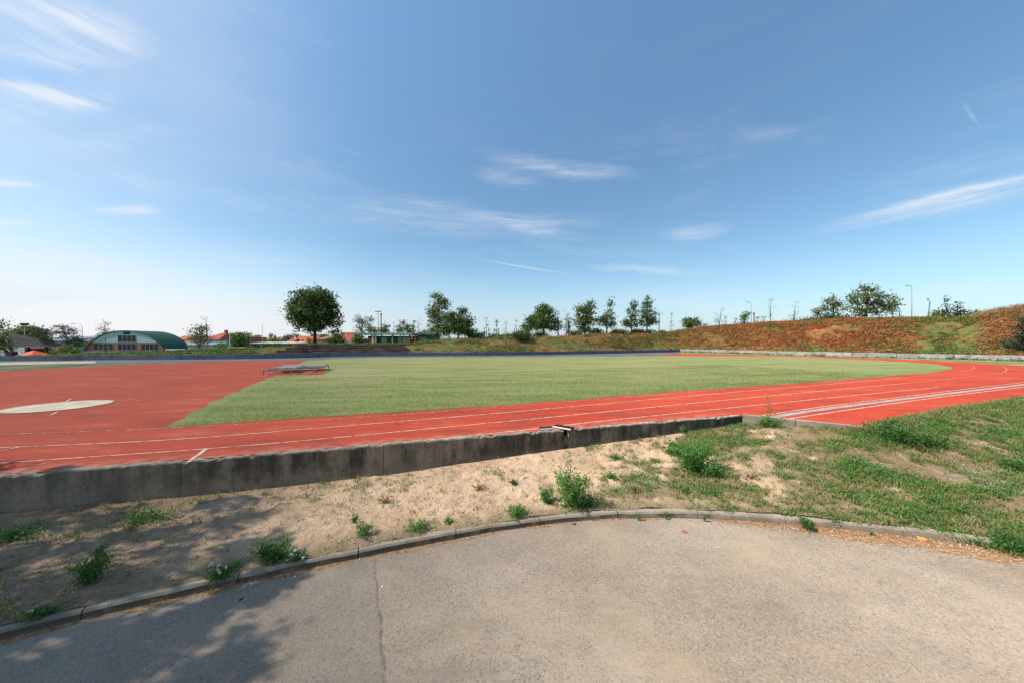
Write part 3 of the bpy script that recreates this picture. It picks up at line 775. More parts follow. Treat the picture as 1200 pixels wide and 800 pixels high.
# ------------------------------------------------------------------ embankment
CREST = [(-500, 420), (0, 418.6), (30, 417), (60, 416), (100, 414.3), (150, 413), (200, 411), (240, 408.8), (304, 408.2), (312, 403.8), (480, 403.4), (500, 400.8), (540, 397.8), (600, 396.2), (650, 394.2), (700, 391.8), (770, 391.6), (785, 390), (800, 387.3), (830, 383.8), (870, 381.2), (900, 378.8), (950, 376.8), (1000, 374), (1050, 373.6), (1130, 373), (1150, 369.5), (1175, 366), (1200, 364), (1300, 358), (1900, 354)]
CPX = np.array([c[0] for c in CREST], float); CPY = np.array([c[1] for c in CREST], float)
allw = np.array(S_FAR + S_WHITE); wpx = 600 + allw[:, 0] / allw[:, 1] * F
order = np.argsort(wpx)
def Yw(px): return np.interp(px, wpx[order], allw[order, 1])
def dep(px): return np.interp(px, [-500, 290, 310, 480, 520, 780, 830, 1000, 1300], [.09, .09, .13, .13, .15, .14, .15, .21, .26])
def Yc(px): return Yw(px) * (1 + dep(px))
def zc(px): return E + (400 - np.interp(px, CPX, CPY)) / F * Yc(px)
def plat_end(px): return np.interp(px, [-500, 298, 312, 500, 530, 1900], [1.03, 1.03, 1.75, 1.75, 1.9, 1.9])
pxs = np.concatenate([np.arange(-480, 300, 6), np.arange(300, 1300, 3), np.arange(1300, 1760, 10)]).astype(float)
rows = []; tints = []
NR = 26
for k in range(NR):
    u = k / (NR - 1)
    yw_ = Yw(pxs) + .28; yc_ = Yc(pxs); z0 = np.full_like(pxs, ZT + .42); z1 = zc(pxs)
    terr = sstep(300, 312, pxs) * (1 - sstep(478, 486, pxs))
    Y = yw_ + (yc_ - yw_) * u
    sh = np.sin(u * math.pi / 2) ** 1.15
    Z = z0 + (z1 - z0) * sh
    Z = Z - terr * .32 * (1 - sstep(.82, .98, u))
    X = (pxs - 600) / F * Y
    amp = np.clip((z1 - 1.5) * .16, .05, .5) * (1 - .55 * u)
    Z = Z + ((fbm(X * .45, Y * .45, 4) - .5) * amp * 1.2) * (1 - terr) * math.sin(min(1, u * 1.4) * math.pi * .72) * .9
    rows.append(np.stack([X, Y, Z], 1))
    q = fbm(X * .22 + 7, Y * .22 + 3 + Z * .3, 4)
    rust = (.35 + .65 * sstep(.04, .22, np.full_like(pxs, u))) * sstep(775, 830, pxs) * (1 - sstep(1035, 1110, pxs)) + .75 * sstep(1145, 1175, pxs) + .22 * sstep(520, 640, pxs) * (1 - sstep(775, 800, pxs))
    tt = np.clip(rust + (q - .5) * 1.3 * (.15 + (rust > .05)), 0, 1)
    tints.append(tt)
for f_, zf_ in ((.5, -.12), (1.0, -.25)):
    pe = plat_end(pxs); Y = Yc(pxs) * (1 + (pe - 1) * f_); Z = zc(pxs) + zf_; X = (pxs - 600) / F * Y
    rows.append(np.stack([X, Y, Z], 1)); tints.append(np.clip(tints[NR - 1] * .5, 0, 1))
Y = Yc(pxs) * plat_end(pxs) + np.maximum(6, (zc(pxs) - ZG) * 2.2); rows.append(np.stack([(pxs - 600) / F * Y, Y, np.full_like(pxs, ZG - .05)], 1)); tints.append(tints[-1] * 0)
EV = np.stack(rows, 1); n1, n2 = EV.shape[:2]; ET = np.stack(tints, 1)
idx = np.arange(n1 * n2).reshape(n1, n2)
FQ = np.stack([idx[:-1, :-1], idx[1:, :-1], idx[1:, 1:], idx[:-1, 1:]], -1).reshape(-1, 4)
tag(arr_mesh('embankment', EV.reshape(-1, 3), FQ, M['bank'], None, ET.ravel(), True), kind='structure')
def bank_at(px, u):
    """world point on the slope below image column px, u 0 at the wall, 1 at the crest"""
    i = np.interp(px, pxs, np.arange(len(pxs))); i0 = int(i); j = u * (NR - 1); j0 = int(min(j, NR - 2))
    fi, fj = i - i0, j - j0; i1 = min(i0 + 1, len(pxs) - 1)
    return (EV[i0, j0] * (1 - fi) * (1 - fj) + EV[i1, j0] * fi * (1 - fj) + EV[i0, j0 + 1] * (1 - fi) * fj + EV[i1, j0 + 1] * fi * fj)
def emb_z(px, Y):
    i = int(round(np.interp(px, pxs, np.arange(len(pxs)))))
    return float(np.interp(Y, EV[i, :, 1], EV[i, :, 2]))
# far hill ridge
hx = np.linspace(-1500, 1500, 90); hz = 6 + 16 * fbm(hx * .004 + 3, hx * 0 + 2, 4); HY = 1000 - np.abs(hx) * .15
V = []; 
for dy, k in ((-160, 0), (0, 1), (200, .7), (500, 0)):
    V.append(np.stack([hx * (1 + dy / 4000), HY + dy, np.where(k > 0, ZG + hz * k, ZG - .5)], 1))
V = np.stack(V, 1); idx = np.arange(90 * 4).reshape(90, 4)
FQ = np.stack([idx[:-1, :-1], idx[1:, :-1], idx[1:, 1:], idx[:-1, 1:]], -1).reshape(-1, 4)
tag(arr_mesh('hills', V.reshape(-1, 3), FQ, M['hill'], None, None, True), kind='structure')

# stone terrace steps
seg = [p for p in dense(S_FAR, .25) if 309 < 600 + p[0] / p[1] * F < 482]
tr = thing('stone_terrace', 'dark weathered stone terrace of low steps behind the far wall under the round tree', 'terrace', (seg[len(seg) // 2][0], seg[len(seg) // 2][1], ZT))
ox, oy = tr.location.x, tr.location.y
for j in range(4):
    P = offset(seg, .75 + j * 1.05); Bk = offset(seg, .75 + (j + 1) * 1.05 + .1)
    cut = (j * 3, len(P) - j * 2)
    P, Bk = P[cut[0]:cut[1]], Bk[cut[0]:cut[1]]
    vs = []; fs = []
    h = .62 + .30 * j
    for i, (f0, b0) in enumerate(zip(P, Bk)):
        r = (float(fbm(f0[0] * 1.3, f0[1] * 1.3 + j * 9)) - .5)
        hh = h + r * .14
        jx = r * .2
        vs += [(f0[0] - ox + jx, f0[1] - oy + jx, -.4), (f0[0] - ox, f0[1] - oy, hh - .1), (f0[0] - ox, f0[1] - oy - .03, hh), (b0[0] - ox, b0[1] - oy, hh)]
    for i in range(len(P) - 1):
        for a in range(3): fs.append((i * 4 + a, (i + 1) * 4 + a, (i + 1) * 4 + a + 1, i * 4 + a + 1))
    fs += [(0, 1, 2, 3), tuple(len(vs) - 1 - q for q in range(4))]
    MB().add(vs, fs).build('step', M['terrace'], tr)

# ------------------------------------------------------------------ foliage
def leaves(C, size, up=.35, asp=.6, rng=RNG):
    """diamond leaves round the centres; returns V, F"""
    n = len(C)
    a = rng.normal(size=(n, 3)); a /= np.linalg.norm(a, axis=1, keepdims=True) + 1e-9
    t = rng.normal(size=(n, 3)); t[:, 2] += up * 2
    bb = np.cross(a, t); bb /= np.linalg.norm(bb, axis=1, keepdims=True) + 1e-9
    s = size * rng.uniform(.6, 1.35, n)[:, None]
    V = np.stack([C - a * s * .5, C + bb * s * asp * .5, C + a * s * .5, C - bb * s * asp * .5], 1).reshape(-1, 3)
    return V, np.arange(n * 4).reshape(n, 4)
def crown(blobs, per, lpc, leaf, spread, shell=.55, rng=RNG):
    """blobs (x,y,z,rx,ry,rz) -> leaf centres and tints in clumps"""
    C = []; T = []; K = []
    for (x, y, z, rx, ry, rz) in blobs:
        n = max(3, int(per * (rx * ry * rz) ** (2 / 3)))
        d = rng.normal(size=(n, 3)); d /= np.linalg.norm(d, axis=1, keepdims=True)
        r = rng.uniform(shell, 1.0, n) ** .7
        r *= rng.uniform(.82, 1.12, n)
        P = d * r[:, None] * np.array([rx, ry, rz]) + np.array([x, y, z])
        K.append(P)
        m = np.maximum(4, (lpc * rng.uniform(.5, 1.4, n))).astype(int)
        for p, k in zip(P, m):
            q = p + rng.normal(size=(k, 3)) * spread * np.array([1.15, 1.15, .7]) * rng.uniform(.6, 1.3)
            C.append(q); T.append(np.clip(rng.normal(.45, .2) + rng.normal(0, .16, k), 0, 1))
    return np.concatenate(C), np.concatenate(T), np.concatenate(K)
def leafobj(name, C, T, size, mat, parent, up=.35, asp=.6):
    V, Fc = leaves(C, size, up, asp)
    return arr_mesh(name, V, Fc, mat, parent, np.repeat(T, 4))

def tree(label, px, pyb, Y, blobs, mat='leaf_mid', leaf=.3, per=26, lpc=26, spread=.38, trunk=.16, bark='bark', cat='tree', name='broadleaf_tree', group=None, shell=.5, stakes=0, zb=None, limbs=10, asp=.6, nolimb=False, stakemat='palewood'):
    """blobs in picture columns and rows (px, py, half width, half height) at distance Y, given depth"""
    zb = zz(pyb, Y) if zb is None else zb
    t = thing(name, label, cat, (at(px, Y), Y, zb - .05), 0, group)
    k = Y / F
    B = []
    for q in blobs:
        bx, by, rx, ry = q[:4]; dy = q[4] if len(q) > 4 else random.uniform(-.25, .25) * rx * k
        B.append(((bx - px) * k, dy, zz(by, Y) - zb, rx * k, max(rx, ry * .5) * k * .9, ry * k))
    B = [(x, y, z, rx * .92, ry * .92, rz * .94) for x, y, z, rx, ry, rz in B]
    if max(q[3] for q in B) > .9 and px != 369:
        for q in list(B):
            for _ in range(2):
                a_ = random.uniform(0, 6.283); e_ = random.uniform(-.5, 1.1); f_ = random.uniform(.22, .36)
                B.append((q[0] + math.cos(a_) * math.cos(e_) * q[3] * 1.02, q[1] + math.sin(a_) * math.cos(e_) * q[4], q[2] + math.sin(e_) * q[5] * 1.02, q[3] * f_, q[4] * f_, q[5] * f_))
    C, T, K = crown(B, per, lpc, leaf, spread, shell)
    ok = C[:, 2] > .15; C, T = C[ok], T[ok]
    m = MB()
    top = max(q[2] for q in B); main = max(B, key=lambda q: q[3] * q[5]); ctr = Vector((main[0], main[1], main[2]))
    mid = Vector((ctr.x * .25, ctr.y * .25, max(.4, ctr.z * .5)))
    hi = Vector((B[int(np.argmax([q[2] for q in B]))][0] * .9, 0, max(top, ctr.z * 1.2)))
    if nolimb: mid, ctr, hi = Vector((.03, 0, top * .35)), Vector((-.04, 0, top * .7)), Vector((.02, 0, top + .1))
    m.tube([(0, 0, -.1), (0, 0, .25), mid, ctr, (ctr + hi) * .5, hi], [trunk * 1.5, trunk, trunk * .85, trunk * .6, trunk * .35, trunk * .1], 8)
    if not nolimb:
        sel = RNG.choice(len(K), min(limbs, len(K)), replace=False)
        for i in sel:
            e = Vector(K[i]); f_ = random.uniform(.15, .75); s0 = mid.lerp(ctr, f_)
            if e.z < s0.z - .3: s0 = mid * .9
            md = s0.lerp(e, .5) + Vector((0, 0, .12 * (e - s0).length))
            m.tube([s0, md, e], [trunk * .42, trunk * .26, trunk * .08], 5, False)
    m.build('trunk', M[bark], t, smooth=True)
    leafobj('crown', C, T, leaf, M[mat], t, .35, asp)
    for s in range(stakes):
        sx = (-.35, .35)[s % 2]
        MB().tube([(sx, .1, -.1), (sx * .9, .1, min(2.0, top * .55))], .055, 6).build('stake', M[stakemat], t)
    return t

def yb(px, extra=2.0): 
    Y = float(Yc(px)) + extra; return Y
SAP = 'saplings planted along the bank top'
TB = 'trees along the bank top'
# the round tree
tree('round dark green tree with one clear trunk standing above the stone terrace', 369, 403, 57.5,
     [(369, 363, 28, 26), (358, 357, 17, 19), (382, 360, 17, 20), (370, 347, 18, 12), (352, 371, 13, 12), (388, 372, 12, 13), (366, 382, 18, 8), (344, 362, 6, 9), (392, 388, 7, 2.5)],
     'leaf_dark', .34, 17, 30, .36, .26, 'darkbark', shell=.3, limbs=26)
# tall and spreading pair by the pavilion
tree('tall loose grey-green tree behind the dark spreading tree', 513, 398, 62, [(513, 380, 11, 16), (509, 365, 8, 12), (517, 357, 7, 9), (512, 347, 4.5, 5), (522, 354, 4, 4), (519, 388, 10, 8)],
     'leaf_olive', .32, 22, 20, .36, .2, 'bark', shell=.25, limbs=14)
tree('dark spreading low tree on the slope right of the tall one', 537, 404, 55.5, [(537, 383, 13, 10), (530, 372, 9, 8), (546, 377, 9, 9), (549, 389, 8, 5), (525, 384, 8, 8), (541, 366, 4.5, 5), (553, 393, 4, 2.5)],
     'leaf_dark', .34, 24, 24, .36, .16, 'darkbark', shell=.2, limbs=14)
# bank-top row
def bt(label, px, blobs, mat='leaf_mid', ex=2.0, leaf=.28, per=24, lpc=22, spread=.32, trunk=.12, **kw):
    Y = yb(px, ex); kw.setdefault('zb', emb_z(px, Y)); kw.setdefault('group', TB)
    return tree(label, px, 0, Y, blobs, mat, leaf, per, lpc, spread, trunk, **kw)
bt('broad bright green tree with a wide crown above the low dark bush on the bank', 637, [(637, 371, 13, 13), (630, 378, 9, 10), (645, 380, 10, 9), (638, 362, 8, 6)], 'leaf_mid', 3, .34, 24, 24, .4, .2)
bt('small round tree on two pale stakes left of the broad bright tree', 620, [(620, 381, 8, 7), (617, 384, 5, 4), (622, 374, 4, 4)], 'leaf_mid', 1.2, stakes=2)
bt('slender greyish tree touching the right side of the broad bright tree', 654, [(654, 383, 5, 6), (653, 374, 4, 6), (653, 365, 2.5, 5)], 'leaf_grey', 2.4, .26, 20, 16)
bt('narrow dark young tree on short pale stakes right of the broad bright tree', 666, [(665, 372, 3.5, 5), (667, 380, 4, 5), (664, 386, 3, 3)], 'leaf_dark', 1.4, .24, 24, 18, stakes=2)
bt('olive tree leaning right with a heavy top above orange bare soil', 685, [(683, 367, 9, 9), (691, 361, 7, 8), (681, 377, 8, 7), (690, 377, 6, 8), (684, 386, 6, 4)], 'leaf_olive', 2, .32, 24, 24, .38, .16)
bt('grey-green round tree with a bare spire poking out of its top', 711, [(711, 377, 10, 8), (704, 376, 7, 6), (713, 368, 5, 5), (716, 356, 1.4, 7)], 'leaf_grey', 2, .30, 24, 20, .34, .14)
bt('dark pyramid shaped tree, left one of a touching pair', 740, [(740, 378, 9, 7), (741, 366, 6, 8), (742, 357, 3.5, 5), (733, 379, 4, 4)], 'leaf_dark', 2, .28, 28, 22, .32, .14)
bt('dark pyramid shaped tree, right and taller one of a touching pair', 758, [(758, 376, 10, 8), (758, 364, 7, 9), (759, 353, 3.5, 5), (764, 372, 5, 6)], 'leaf_dark', 2, .28, 28, 22, .32, .14)
bt('round bushy tree with a dark right half where the bank turns rusty', 810, [(810, 379, 9, 7), (805, 378, 6, 6), (815, 377, 5, 6)], 'leaf_mid', 2, .28, 26, 24, .3, .12, name='bush', cat='bush')
bt('small grey-green bush just right of the round bushy tree', 825, [(825, 380, 3.5, 4), (822, 382, 3, 3)], 'leaf_grey', 2, .22, 24, 14, .25, .06, name='bush', cat='bush')
bt('sparse young tree with two thin bare tops on the rusty bank', 843, [(843, 378, 5, 3), (838, 373, 3, 3), (842, 368, 2.5, 3), (846, 362, 1.8, 2.5)], 'leaf_grey', 2, .22, 16, 9, .3, .07)
bt('small dark dense tree left of the street lamp on the rusty bank', 872, [(871, 374, 5, 6), (874, 368, 3.5, 4), (871, 380, 4, 3)], 'leaf_dark', 1.5, .25, 28, 20, .28, .1)
bt('tall see-through sapling with tiny leaves by the orange van roof', 903, [(903, 371, 3, 7), (903, 358, 2.6, 8), (904, 350, 1.8, 3)], 'leaf_grey', 1.8, .17, 14, 7, .3, .06)
bt('thin young tree with a wider bottom and a wispy tip on the rusty bank', 931, [(930, 374, 4, 4), (932, 367, 4, 4), (932, 358, 1.8, 4)], 'leaf_grey', 1.8, .21, 18, 11, .3, .07)
bt('small olive tree with a gap in its crown, first of the right cluster', 957, [(953, 364, 4, 4), (961, 362, 4.5, 4.5), (958, 368, 4, 3), (966, 368, 3, 3)], 'leaf_olive', 2.2, .26, 22, 16, .3, .1)
bt('medium olive tree with flat layered branches left of the biggest bank tree', 977, [(977, 352, 6, 6), (972, 361, 7, 5), (983, 360, 6, 6), (978, 368, 6, 4)], 'leaf_olive', 2.4, .28, 22, 18, .32, .13)
bt('biggest tree on the rusty bank with a broad open crown', 1014, [(1004, 347, 11, 9), (1020, 349, 13, 10), (1037, 353, 12, 8), (1028, 364, 11, 8), (1001, 361, 9, 9), (1046, 359, 5, 3), (1014, 338, 6, 3), (1012, 367, 7, 5)], 'leaf_olive', 2.4, .30, 15, 20, .34, .2, limbs=24, shell=.6)
bt('little dark tree at the right foot of the biggest bank tree', 1045, [(1045, 368, 3, 4), (1046, 364, 2, 3)], 'leaf_dark', 1.6, .22, 24, 14, .25, .07)
bt('spindly bare little tree beside the tall street lamp', 1054, [(1054, 363, 1.8, 6), (1054, 370, 2, 3)], 'leaf_dark', 1.6, .2, 16, 8, .25, .06)
bt('tall bluish spire-shaped conifer above the olive grass slope', 1110, [(1110, 349, 2, 4), (1109, 358, 2.4, 5), (1109, 367, 4, 5)], 'needle', 3, .24, 30, 16, .24, .1, name='conifer')
bt('shorter cone-shaped conifer right of the bluish spire', 1122, [(1122, 356, 2, 4), (1122, 363, 4, 4), (1122, 369, 5, 4)], 'needle', 3, .26, 30, 20, .26, .1, name='conifer')
for lab, px, bl in (('low wide green bush left of the bluish spire conifer', 1096, [(1096, 369, 7, 4), (1101, 367, 5, 4)]),
                    ('low green bush between the two small conifers', 1115, [(1115, 370, 5, 3.5)]),
                    ('green bush right of the cone-shaped conifer', 1133, [(1133, 368, 7, 4.5), (1141, 367, 5, 4)])):
    bt(lab, px, bl, 'leaf_mid', 3.4, .26, 28, 20, .3, .08, name='bush', cat='bush', group='bushes along the bank top')
t = tree('dark round low bush growing on the grassy slope below the broad bright tree', 611, 404, 55, [(612, 396, 9, 7), (607, 397, 5, 5), (617, 399, 4, 4)], 'leaf_dark', .25, 32, 26, .28, .08, name='bush', cat='bush', shell=.2)
o = bank_at(611, .55); t.location = (o[0], o[1], o[2] - .1)
# staked saplings
SAPS = [(551, 372, 396, 3, .5, 'thin dark sapling on red stakes, first right of the spreading tree', 'redwood', 2), (570, 371, 396, 2, .35, 'tallest spindly sapling between red stakes in the clearing', 'redwood', 2),
        (582, 374, 395, 3.4, .8, 'small tufted dark sapling with pale stake wrap in the clearing', 'palewood', 2), (593, 376, 396, 2.2, .25, 'faint leafless looking sapling left of the dark slope bush', 'palewood', 1),
        (605, 374, 395, 2.6, .3, 'wispy two-topped sapling right behind the dark slope bush', 'palewood', 2), (787, 366, 390, 2.0, .35, 'thin speckled sapling where the bank rises to the rusty part', 'palewood', 1),
        (850, 370, 382, 1.4, .3, 'bare little sapling right of the sparse two-topped tree', 'palewood', 0), (888, 371, 380, 3, .5, 'short leafy sapling right of the street lamp on the rusty bank', 'palewood', 0),
        (895, 370, 379, 1.6, .3, 'tiny sapling left of the orange van roof', 'palewood', 0), (862, 373, 382, 3, .5, 'low reddish sapling left of the small dark dense tree', 'redwood', 1),
        (720, 371, 391, 1.6, .12, 'nearly bare sapling right of the grey-green round tree', 'palewood', 0)]
for (px, pt, pb, hw, den, lab, sm, ns) in SAPS:
    Y = yb(px, 1.2); z0 = emb_z(px, Y); h = pb - pt
    bl = [(px, pb - h * .45, hw, h * .22), (px + .3, pb - h * .72, hw * .7, h * .2), (px, pb - h * .93, hw * .4, h * .08)]
    tree(lab, px, 0, Y, bl, 'leaf_dark' if den > .45 else 'leaf_grey', .19, 18, 22 * den, .16, .045, zb=z0, name='sapling', cat='sapling', group=SAP, stakes=ns, stakemat=sm, nolimb=True)
# shrubs low behind the crest
for i, (px, w_, h_, mat, lab) in enumerate([(560, 9, 8, 'leaf_dark', 'dark evergreen bush right of the first red-staked sapling'), (576, 6, 6, 'leaf_dark', 'dark evergreen bush between the tallest and the tufted sapling'), (597, 14, 4.5, 'leaf_mid', 'long light green shrub behind the faint saplings'),
                              (632, 11, 4.5, 'leaf_mid', 'low green shrub under the broad bright tree'), (673, 8, 5, 'leaf_mid', 'green shrub between the narrow dark tree and the leaning olive tree'), (698, 9, 6, 'leaf_mid', 'green shrub at the foot of the leaning olive tree'), (725, 11, 5.5, 'leaf_olive', 'shrub filling the gap left of the touching pair'),
                              (752, 17, 5, 'leaf_mid', 'wide low shrub under the touching pair of dark trees'), (776, 5, 4, 'leaf_grey', 'small grey shrub right of the touching pair'), (947, 9, 3.5, 'leaf_grey', 'low pale shrub left of the right cluster on the rusty bank'), (969, 9, 5, 'leaf_dark', 'dark shrub between the first two trees of the right cluster'), (988, 8, 6, 'leaf_grey', 'pale shrub under the biggest bank tree')]):
    Y = yb(px, 1.6 if mat == 'leaf_dark' else 2.6); pcy = float(np.interp(px, CPX, CPY))
    tree(lab, px, 0, Y, [(px, pcy - h_ * .5, w_ * .8, h_ * .75), (px - w_ * .5, pcy - h_ * .3, w_ * .5, h_ * .5), (px + w_ * .5, pcy - h_ * .35, w_ * .5, h_ * .55)], mat, .27, 26, 20, .3, .05, zb=emb_z(px, Y), name='shrub', cat='shrub', group='shrubs along the bank top', shell=.3, limbs=4)
# trees and shrubs about the pavilion
tree('loose airy tree with a forked top left of the pavilion', 425, 402, 84, [(423, 388, 5, 8), (425, 377, 5, 5), (434, 374, 3, 3), (420, 374, 3, 4), (431, 381, 3, 3)], 'leaf_grey', .36, 18, 14, .45, .14, shell=.2)
tree('dense dark bush at the left end of the pavilion', 420, 403, 66, [(419, 397, 7, 5), (423, 399, 5, 4)], 'leaf_dark', .28, 30, 24, .3, .06, name='bush', cat='bush', shell=.3)
tree('small leafy tree behind the middle of the pavilion roof', 475, 400, 84, [(470, 387, 6, 5), (477, 384, 6, 5), (473, 378, 3, 3), (480, 388, 4, 4)], 'leaf_olive', .33, 22, 16, .4, .1, shell=.2)
tree('small round grey tree behind the brown mast', 448, 400, 86, [(448, 387, 7, 5), (452, 382, 3, 2), (440, 388, 3, 3)], 'leaf_grey', .34, 24, 16, .4, .1, shell=.3)
tree('little dark tree with a bare tip behind the right part of the pavilion', 485, 400, 82, [(484, 384, 3, 4), (485.5, 377, 1.4, 2.5)], 'leaf_dark', .3, 26, 16, .3, .08)
tree('tall thin sapling at the right part of the pavilion', 490, 400, 66, [(490, 386, 2, 6), (490.5, 377, 1.6, 6)], 'leaf_grey', .22, 18, 10, .3, .06, name='sapling', cat='sapling')
tree('pale hazy bush between the pavilion and the tall loose tree', 501, 399, 90, [(500, 391, 8, 4)], 'leaf_grey', .34, 24, 18, .4, .06, name='bush', cat='bush')
tree('young sapling with a reddish stem standing in front of the pavilion', 438.5, 403, 60, [(438.5, 385, 1.6, 4)], 'leaf_grey', .2, 14, 5, .25, .07, 'redwood', name='sapling', cat='sapling')
tree('green bush beside the round tree, before the pinkish house', 395, 403, 64, [(394, 396, 8, 6.5), (390, 398, 6, 5), (399, 399, 4, 4)], 'leaf_mid', .28, 28, 22, .32, .06, name='bush', cat='bush', shell=.3)
tree('small dark bush at the foot of the round tree', 363, 403, 62, [(363, 399, 4, 4)], 'leaf_dark', .26, 28, 22, .3, .06, name='bush', cat='bush')
# trees of the town to the left
tree('dense dark green bush right of the brick building', 281, 412, 80, [(279, 398, 8, 8), (284, 394, 5, 5), (276, 402, 6, 6), (283, 403, 6, 6)], 'leaf_mid', .36, 26, 22, .42, .12, name='bush', cat='bush', shell=.3, zb=ZG)
tree('darker small tree just right of the dense green bush', 291, 412, 95, [(291, 394, 4, 4), (289, 398, 4, 4)], 'leaf_dark', .36, 26, 18, .4, .1, zb=ZG)
tree('low light bush before the brick building', 262, 412, 72, [(261, 404, 5, 4)], 'leaf_mid', .3, 28, 18, .35, .06, name='bush', cat='bush', zb=ZG)
tree('airy grey-brown tree between the hall and the red hipped house', 234, 412, 64, [(233, 391, 8, 8), (228, 396, 6, 6), (239, 395, 6, 7), (236, 384, 5, 3), (237, 403, 4, 4)], 'leaf_grey', .30, 20, 14, .42, .14, shell=.15, zb=ZG, limbs=16)
tree('tall thin staked sapling rising over the grey-brown tree', 242, 412, 58, [(242, 375, 1.2, 4), (242, 384, 2, 4), (243, 394, 2, 5)], 'leaf_grey', .22, 16, 6, .28, .06, name='sapling', cat='sapling', zb=ZG, stakes=2)
tree('grey hazy tree behind the left slope of the arched hall', 122, 412, 98, [(122, 391, 6, 5), (122, 383, 1.4, 6), (127, 393, 4, 3)], 'leaf_grey', .34, 18, 12, .5, .12, zb=ZG)
tree('thin sapling standing in front of the arched hall', 124, 412, 62, [(124, 398, 1.8, 5), (124, 406, 3, 3)], 'leaf_grey', .2, 12, 5, .28, .05, name='sapling', cat='sapling', zb=ZG, stakes=2)
tree('yellowish green tree at the left edge beside the gazebo', -4, 420, 46, [(-4, 393, 9, 14), (0, 381, 4, 8), (3, 402, 7, 10), (-8, 405, 10, 10)], 'leaf_olive', .26, 22, 18, .34, .14, zb=ZG, shell=.2)
tree('broad pale green tree behind the gazebo roof', 30, 412, 76, [(30, 392, 15, 8), (42, 397, 12, 8), (19, 394, 10, 7), (31, 386, 8, 4)], 'leaf_olive', .42, 24, 22, .5, .22, zb=ZG, shell=.3)
tree('flat topped pine with tiers leaning left, beside the street lamp', 76, 416, 56, [(70, 383.5, 6, 1.8), (79, 386, 7, 1.8), (72, 390, 6, 1.6), (83, 391, 6, 1.6), (78, 396, 8, 2), (87, 397, 6, 3), (91, 401, 5, 4), (85, 403, 6, 4)], 'needle', .26, 40, 22, .26, .13, 'redwood', name='pine_tree', zb=ZG, limbs=14, asp=.25)
tree('lower pine with a flat crown left of the leaning pine', 53, 416, 58, [(53, 389, 9, 2), (60, 391, 7, 2), (47, 388, 5, 1.8), (56, 400, 6, 5), (50, 404, 6, 4)], 'needle', .26, 36, 20, .28, .12, 'redwood', name='pine_tree', zb=ZG, limbs=10, asp=.25)
tree('bright green round bush in front of the pines', 83, 416, 50, [(82, 409, 7, 5), (88, 411, 5, 4)], 'leaf_mid', .26, 30, 22, .3, .06, name='bush', cat='bush', zb=ZG, shell=.3)
tree('low mixed bush between the orange tent and the pines', 64, 416, 52, [(62, 412, 7, 3.5), (70, 411, 5, 4)], 'leaf_olive', .26, 28, 18, .3, .06, name='bush', cat='bush', zb=ZG)
tree('dark conifer reaching in at the right edge of the rusty bank', 1203, 414, 36.5, [(1203, 375, 5, 5), (1200, 384, 10, 4), (1203, 392, 14, 5), (1202, 402, 18, 4), (1206, 408, 16, 4)], 'needle', .22, 50, 30, .22, .15, 'darkbark', name='conifer', shell=.2, zb=ZT, asp=.3)
# distant trees over the roofs
for (px, pyc, rx, ry, Y, mat, lab) in ((337, 396, 4.5, 3.5, 150, 'leaf_dark', 'dark round tree behind the roofs left of the long orange house'), (317, 393.5, 1.6, 3, 170, 'leaf_dark', 'small dark pointed tree over the brown roof'), (301, 395.5, 4, 2.5, 190, 'leaf_grey', 'grey distant tree over the small far roofs'),
                                       (318, 399, 6, 2.6, 95, 'leaf_mid', 'light green bush before the brown roofs'), (349, 394, 3, 2, 190, 'leaf_grey', 'faint distant tree above the long orange roof'), (377, 394, 8, 2, 200, 'leaf_mid', 'distant green tree behind the pinkish house'), (435, 388, 4, 2.5, 110, 'leaf_dark', 'dark distant tree behind the left pavilion roof')):
    tree(lab, px, 0, Y, [(px, pyc, rx, ry)], mat, .6, 14, 16, .6, .15, zb=ZG, shell=.3, limbs=4)

# the tree beside the car park that throws the dappled shade (outside the frame to the left)
TX, TY_ = -10.6, 2.4
t = thing('broadleaf_tree', 'leafy tree beside the car park casting dappled shade on kerb and asphalt', 'tree', (TX, TY_, -.03))
SPRAYS = [(300, 684, .30), (267, 700, .28), (330, 672, .2), (238, 735, .25), (207, 728, .18), (150, 748, .30), (100, 757, .30), (33, 770, .34), (283, 768, .25), (262, 778, .2), (160, 775, .22), (110, 797, .26), (60, 800, .3), (-10, 748, .34), (205, 806, .2), (130, 727, .16),
          (320, 640, .30), (280, 655, .32), (240, 640, .38), (285, 612, .38), (235, 668, .28), (140, 640, .36), (130, 682, .34), (185, 684, .32), (90, 702, .34), (30, 702, .38), (62, 645, .26), (20, 625, .42), (140, 605, .36), (212, 622, .22), (312, 596, .24), (110, 592, .3), (28, 592, .4), (0, 662, .4), (250, 592, .28), (300, 580, .2), (-40, 620, .5), (-60, 690, .5), (-60, 760, .5)]
CB = []  # sprays shaped and placed by the shade they should cast
for (a, c_, r) in SPRAYS:
    g_ = G(a, c_, .05); h_ = random.uniform(4.7, 6.6); q = sd * (h_ / sd.z)
    CB.append((g_[0] + q.x - TX, g_[1] + q.y - TY_, h_, r * 1.22, r * 1.22, r * .85))
C, T, K = crown(CB, 62, 34, .13, .08, .1)
C2, T2, K2 = crown([(-3.4, -1, 7.4, 2.2, 2.4, 1.4), (-2.6, -3.2, 6.6, 2.2, 2.0, 1.5), (-1, -4.2, 5.0, 2.0, 1.6, 1.2), (-4.6, -3.0, 5.4, 2.0, 2.2, 1.4)], 9, 120, .16, .25, .2)  # unseen rear crown masses added to block sky light over the shade
leafobj('crown', np.concatenate([C, C2]), np.concatenate([T, T2]), .13, M['leaf_mid'], t)
m = MB().tube([(0, 0, -.1), (0, 0, .4), (.1, 0, 2.4), (.0, 0, 4.4), (-.6, -.6, 6.6)], [.24, .17, .14, .09, .03], 9)
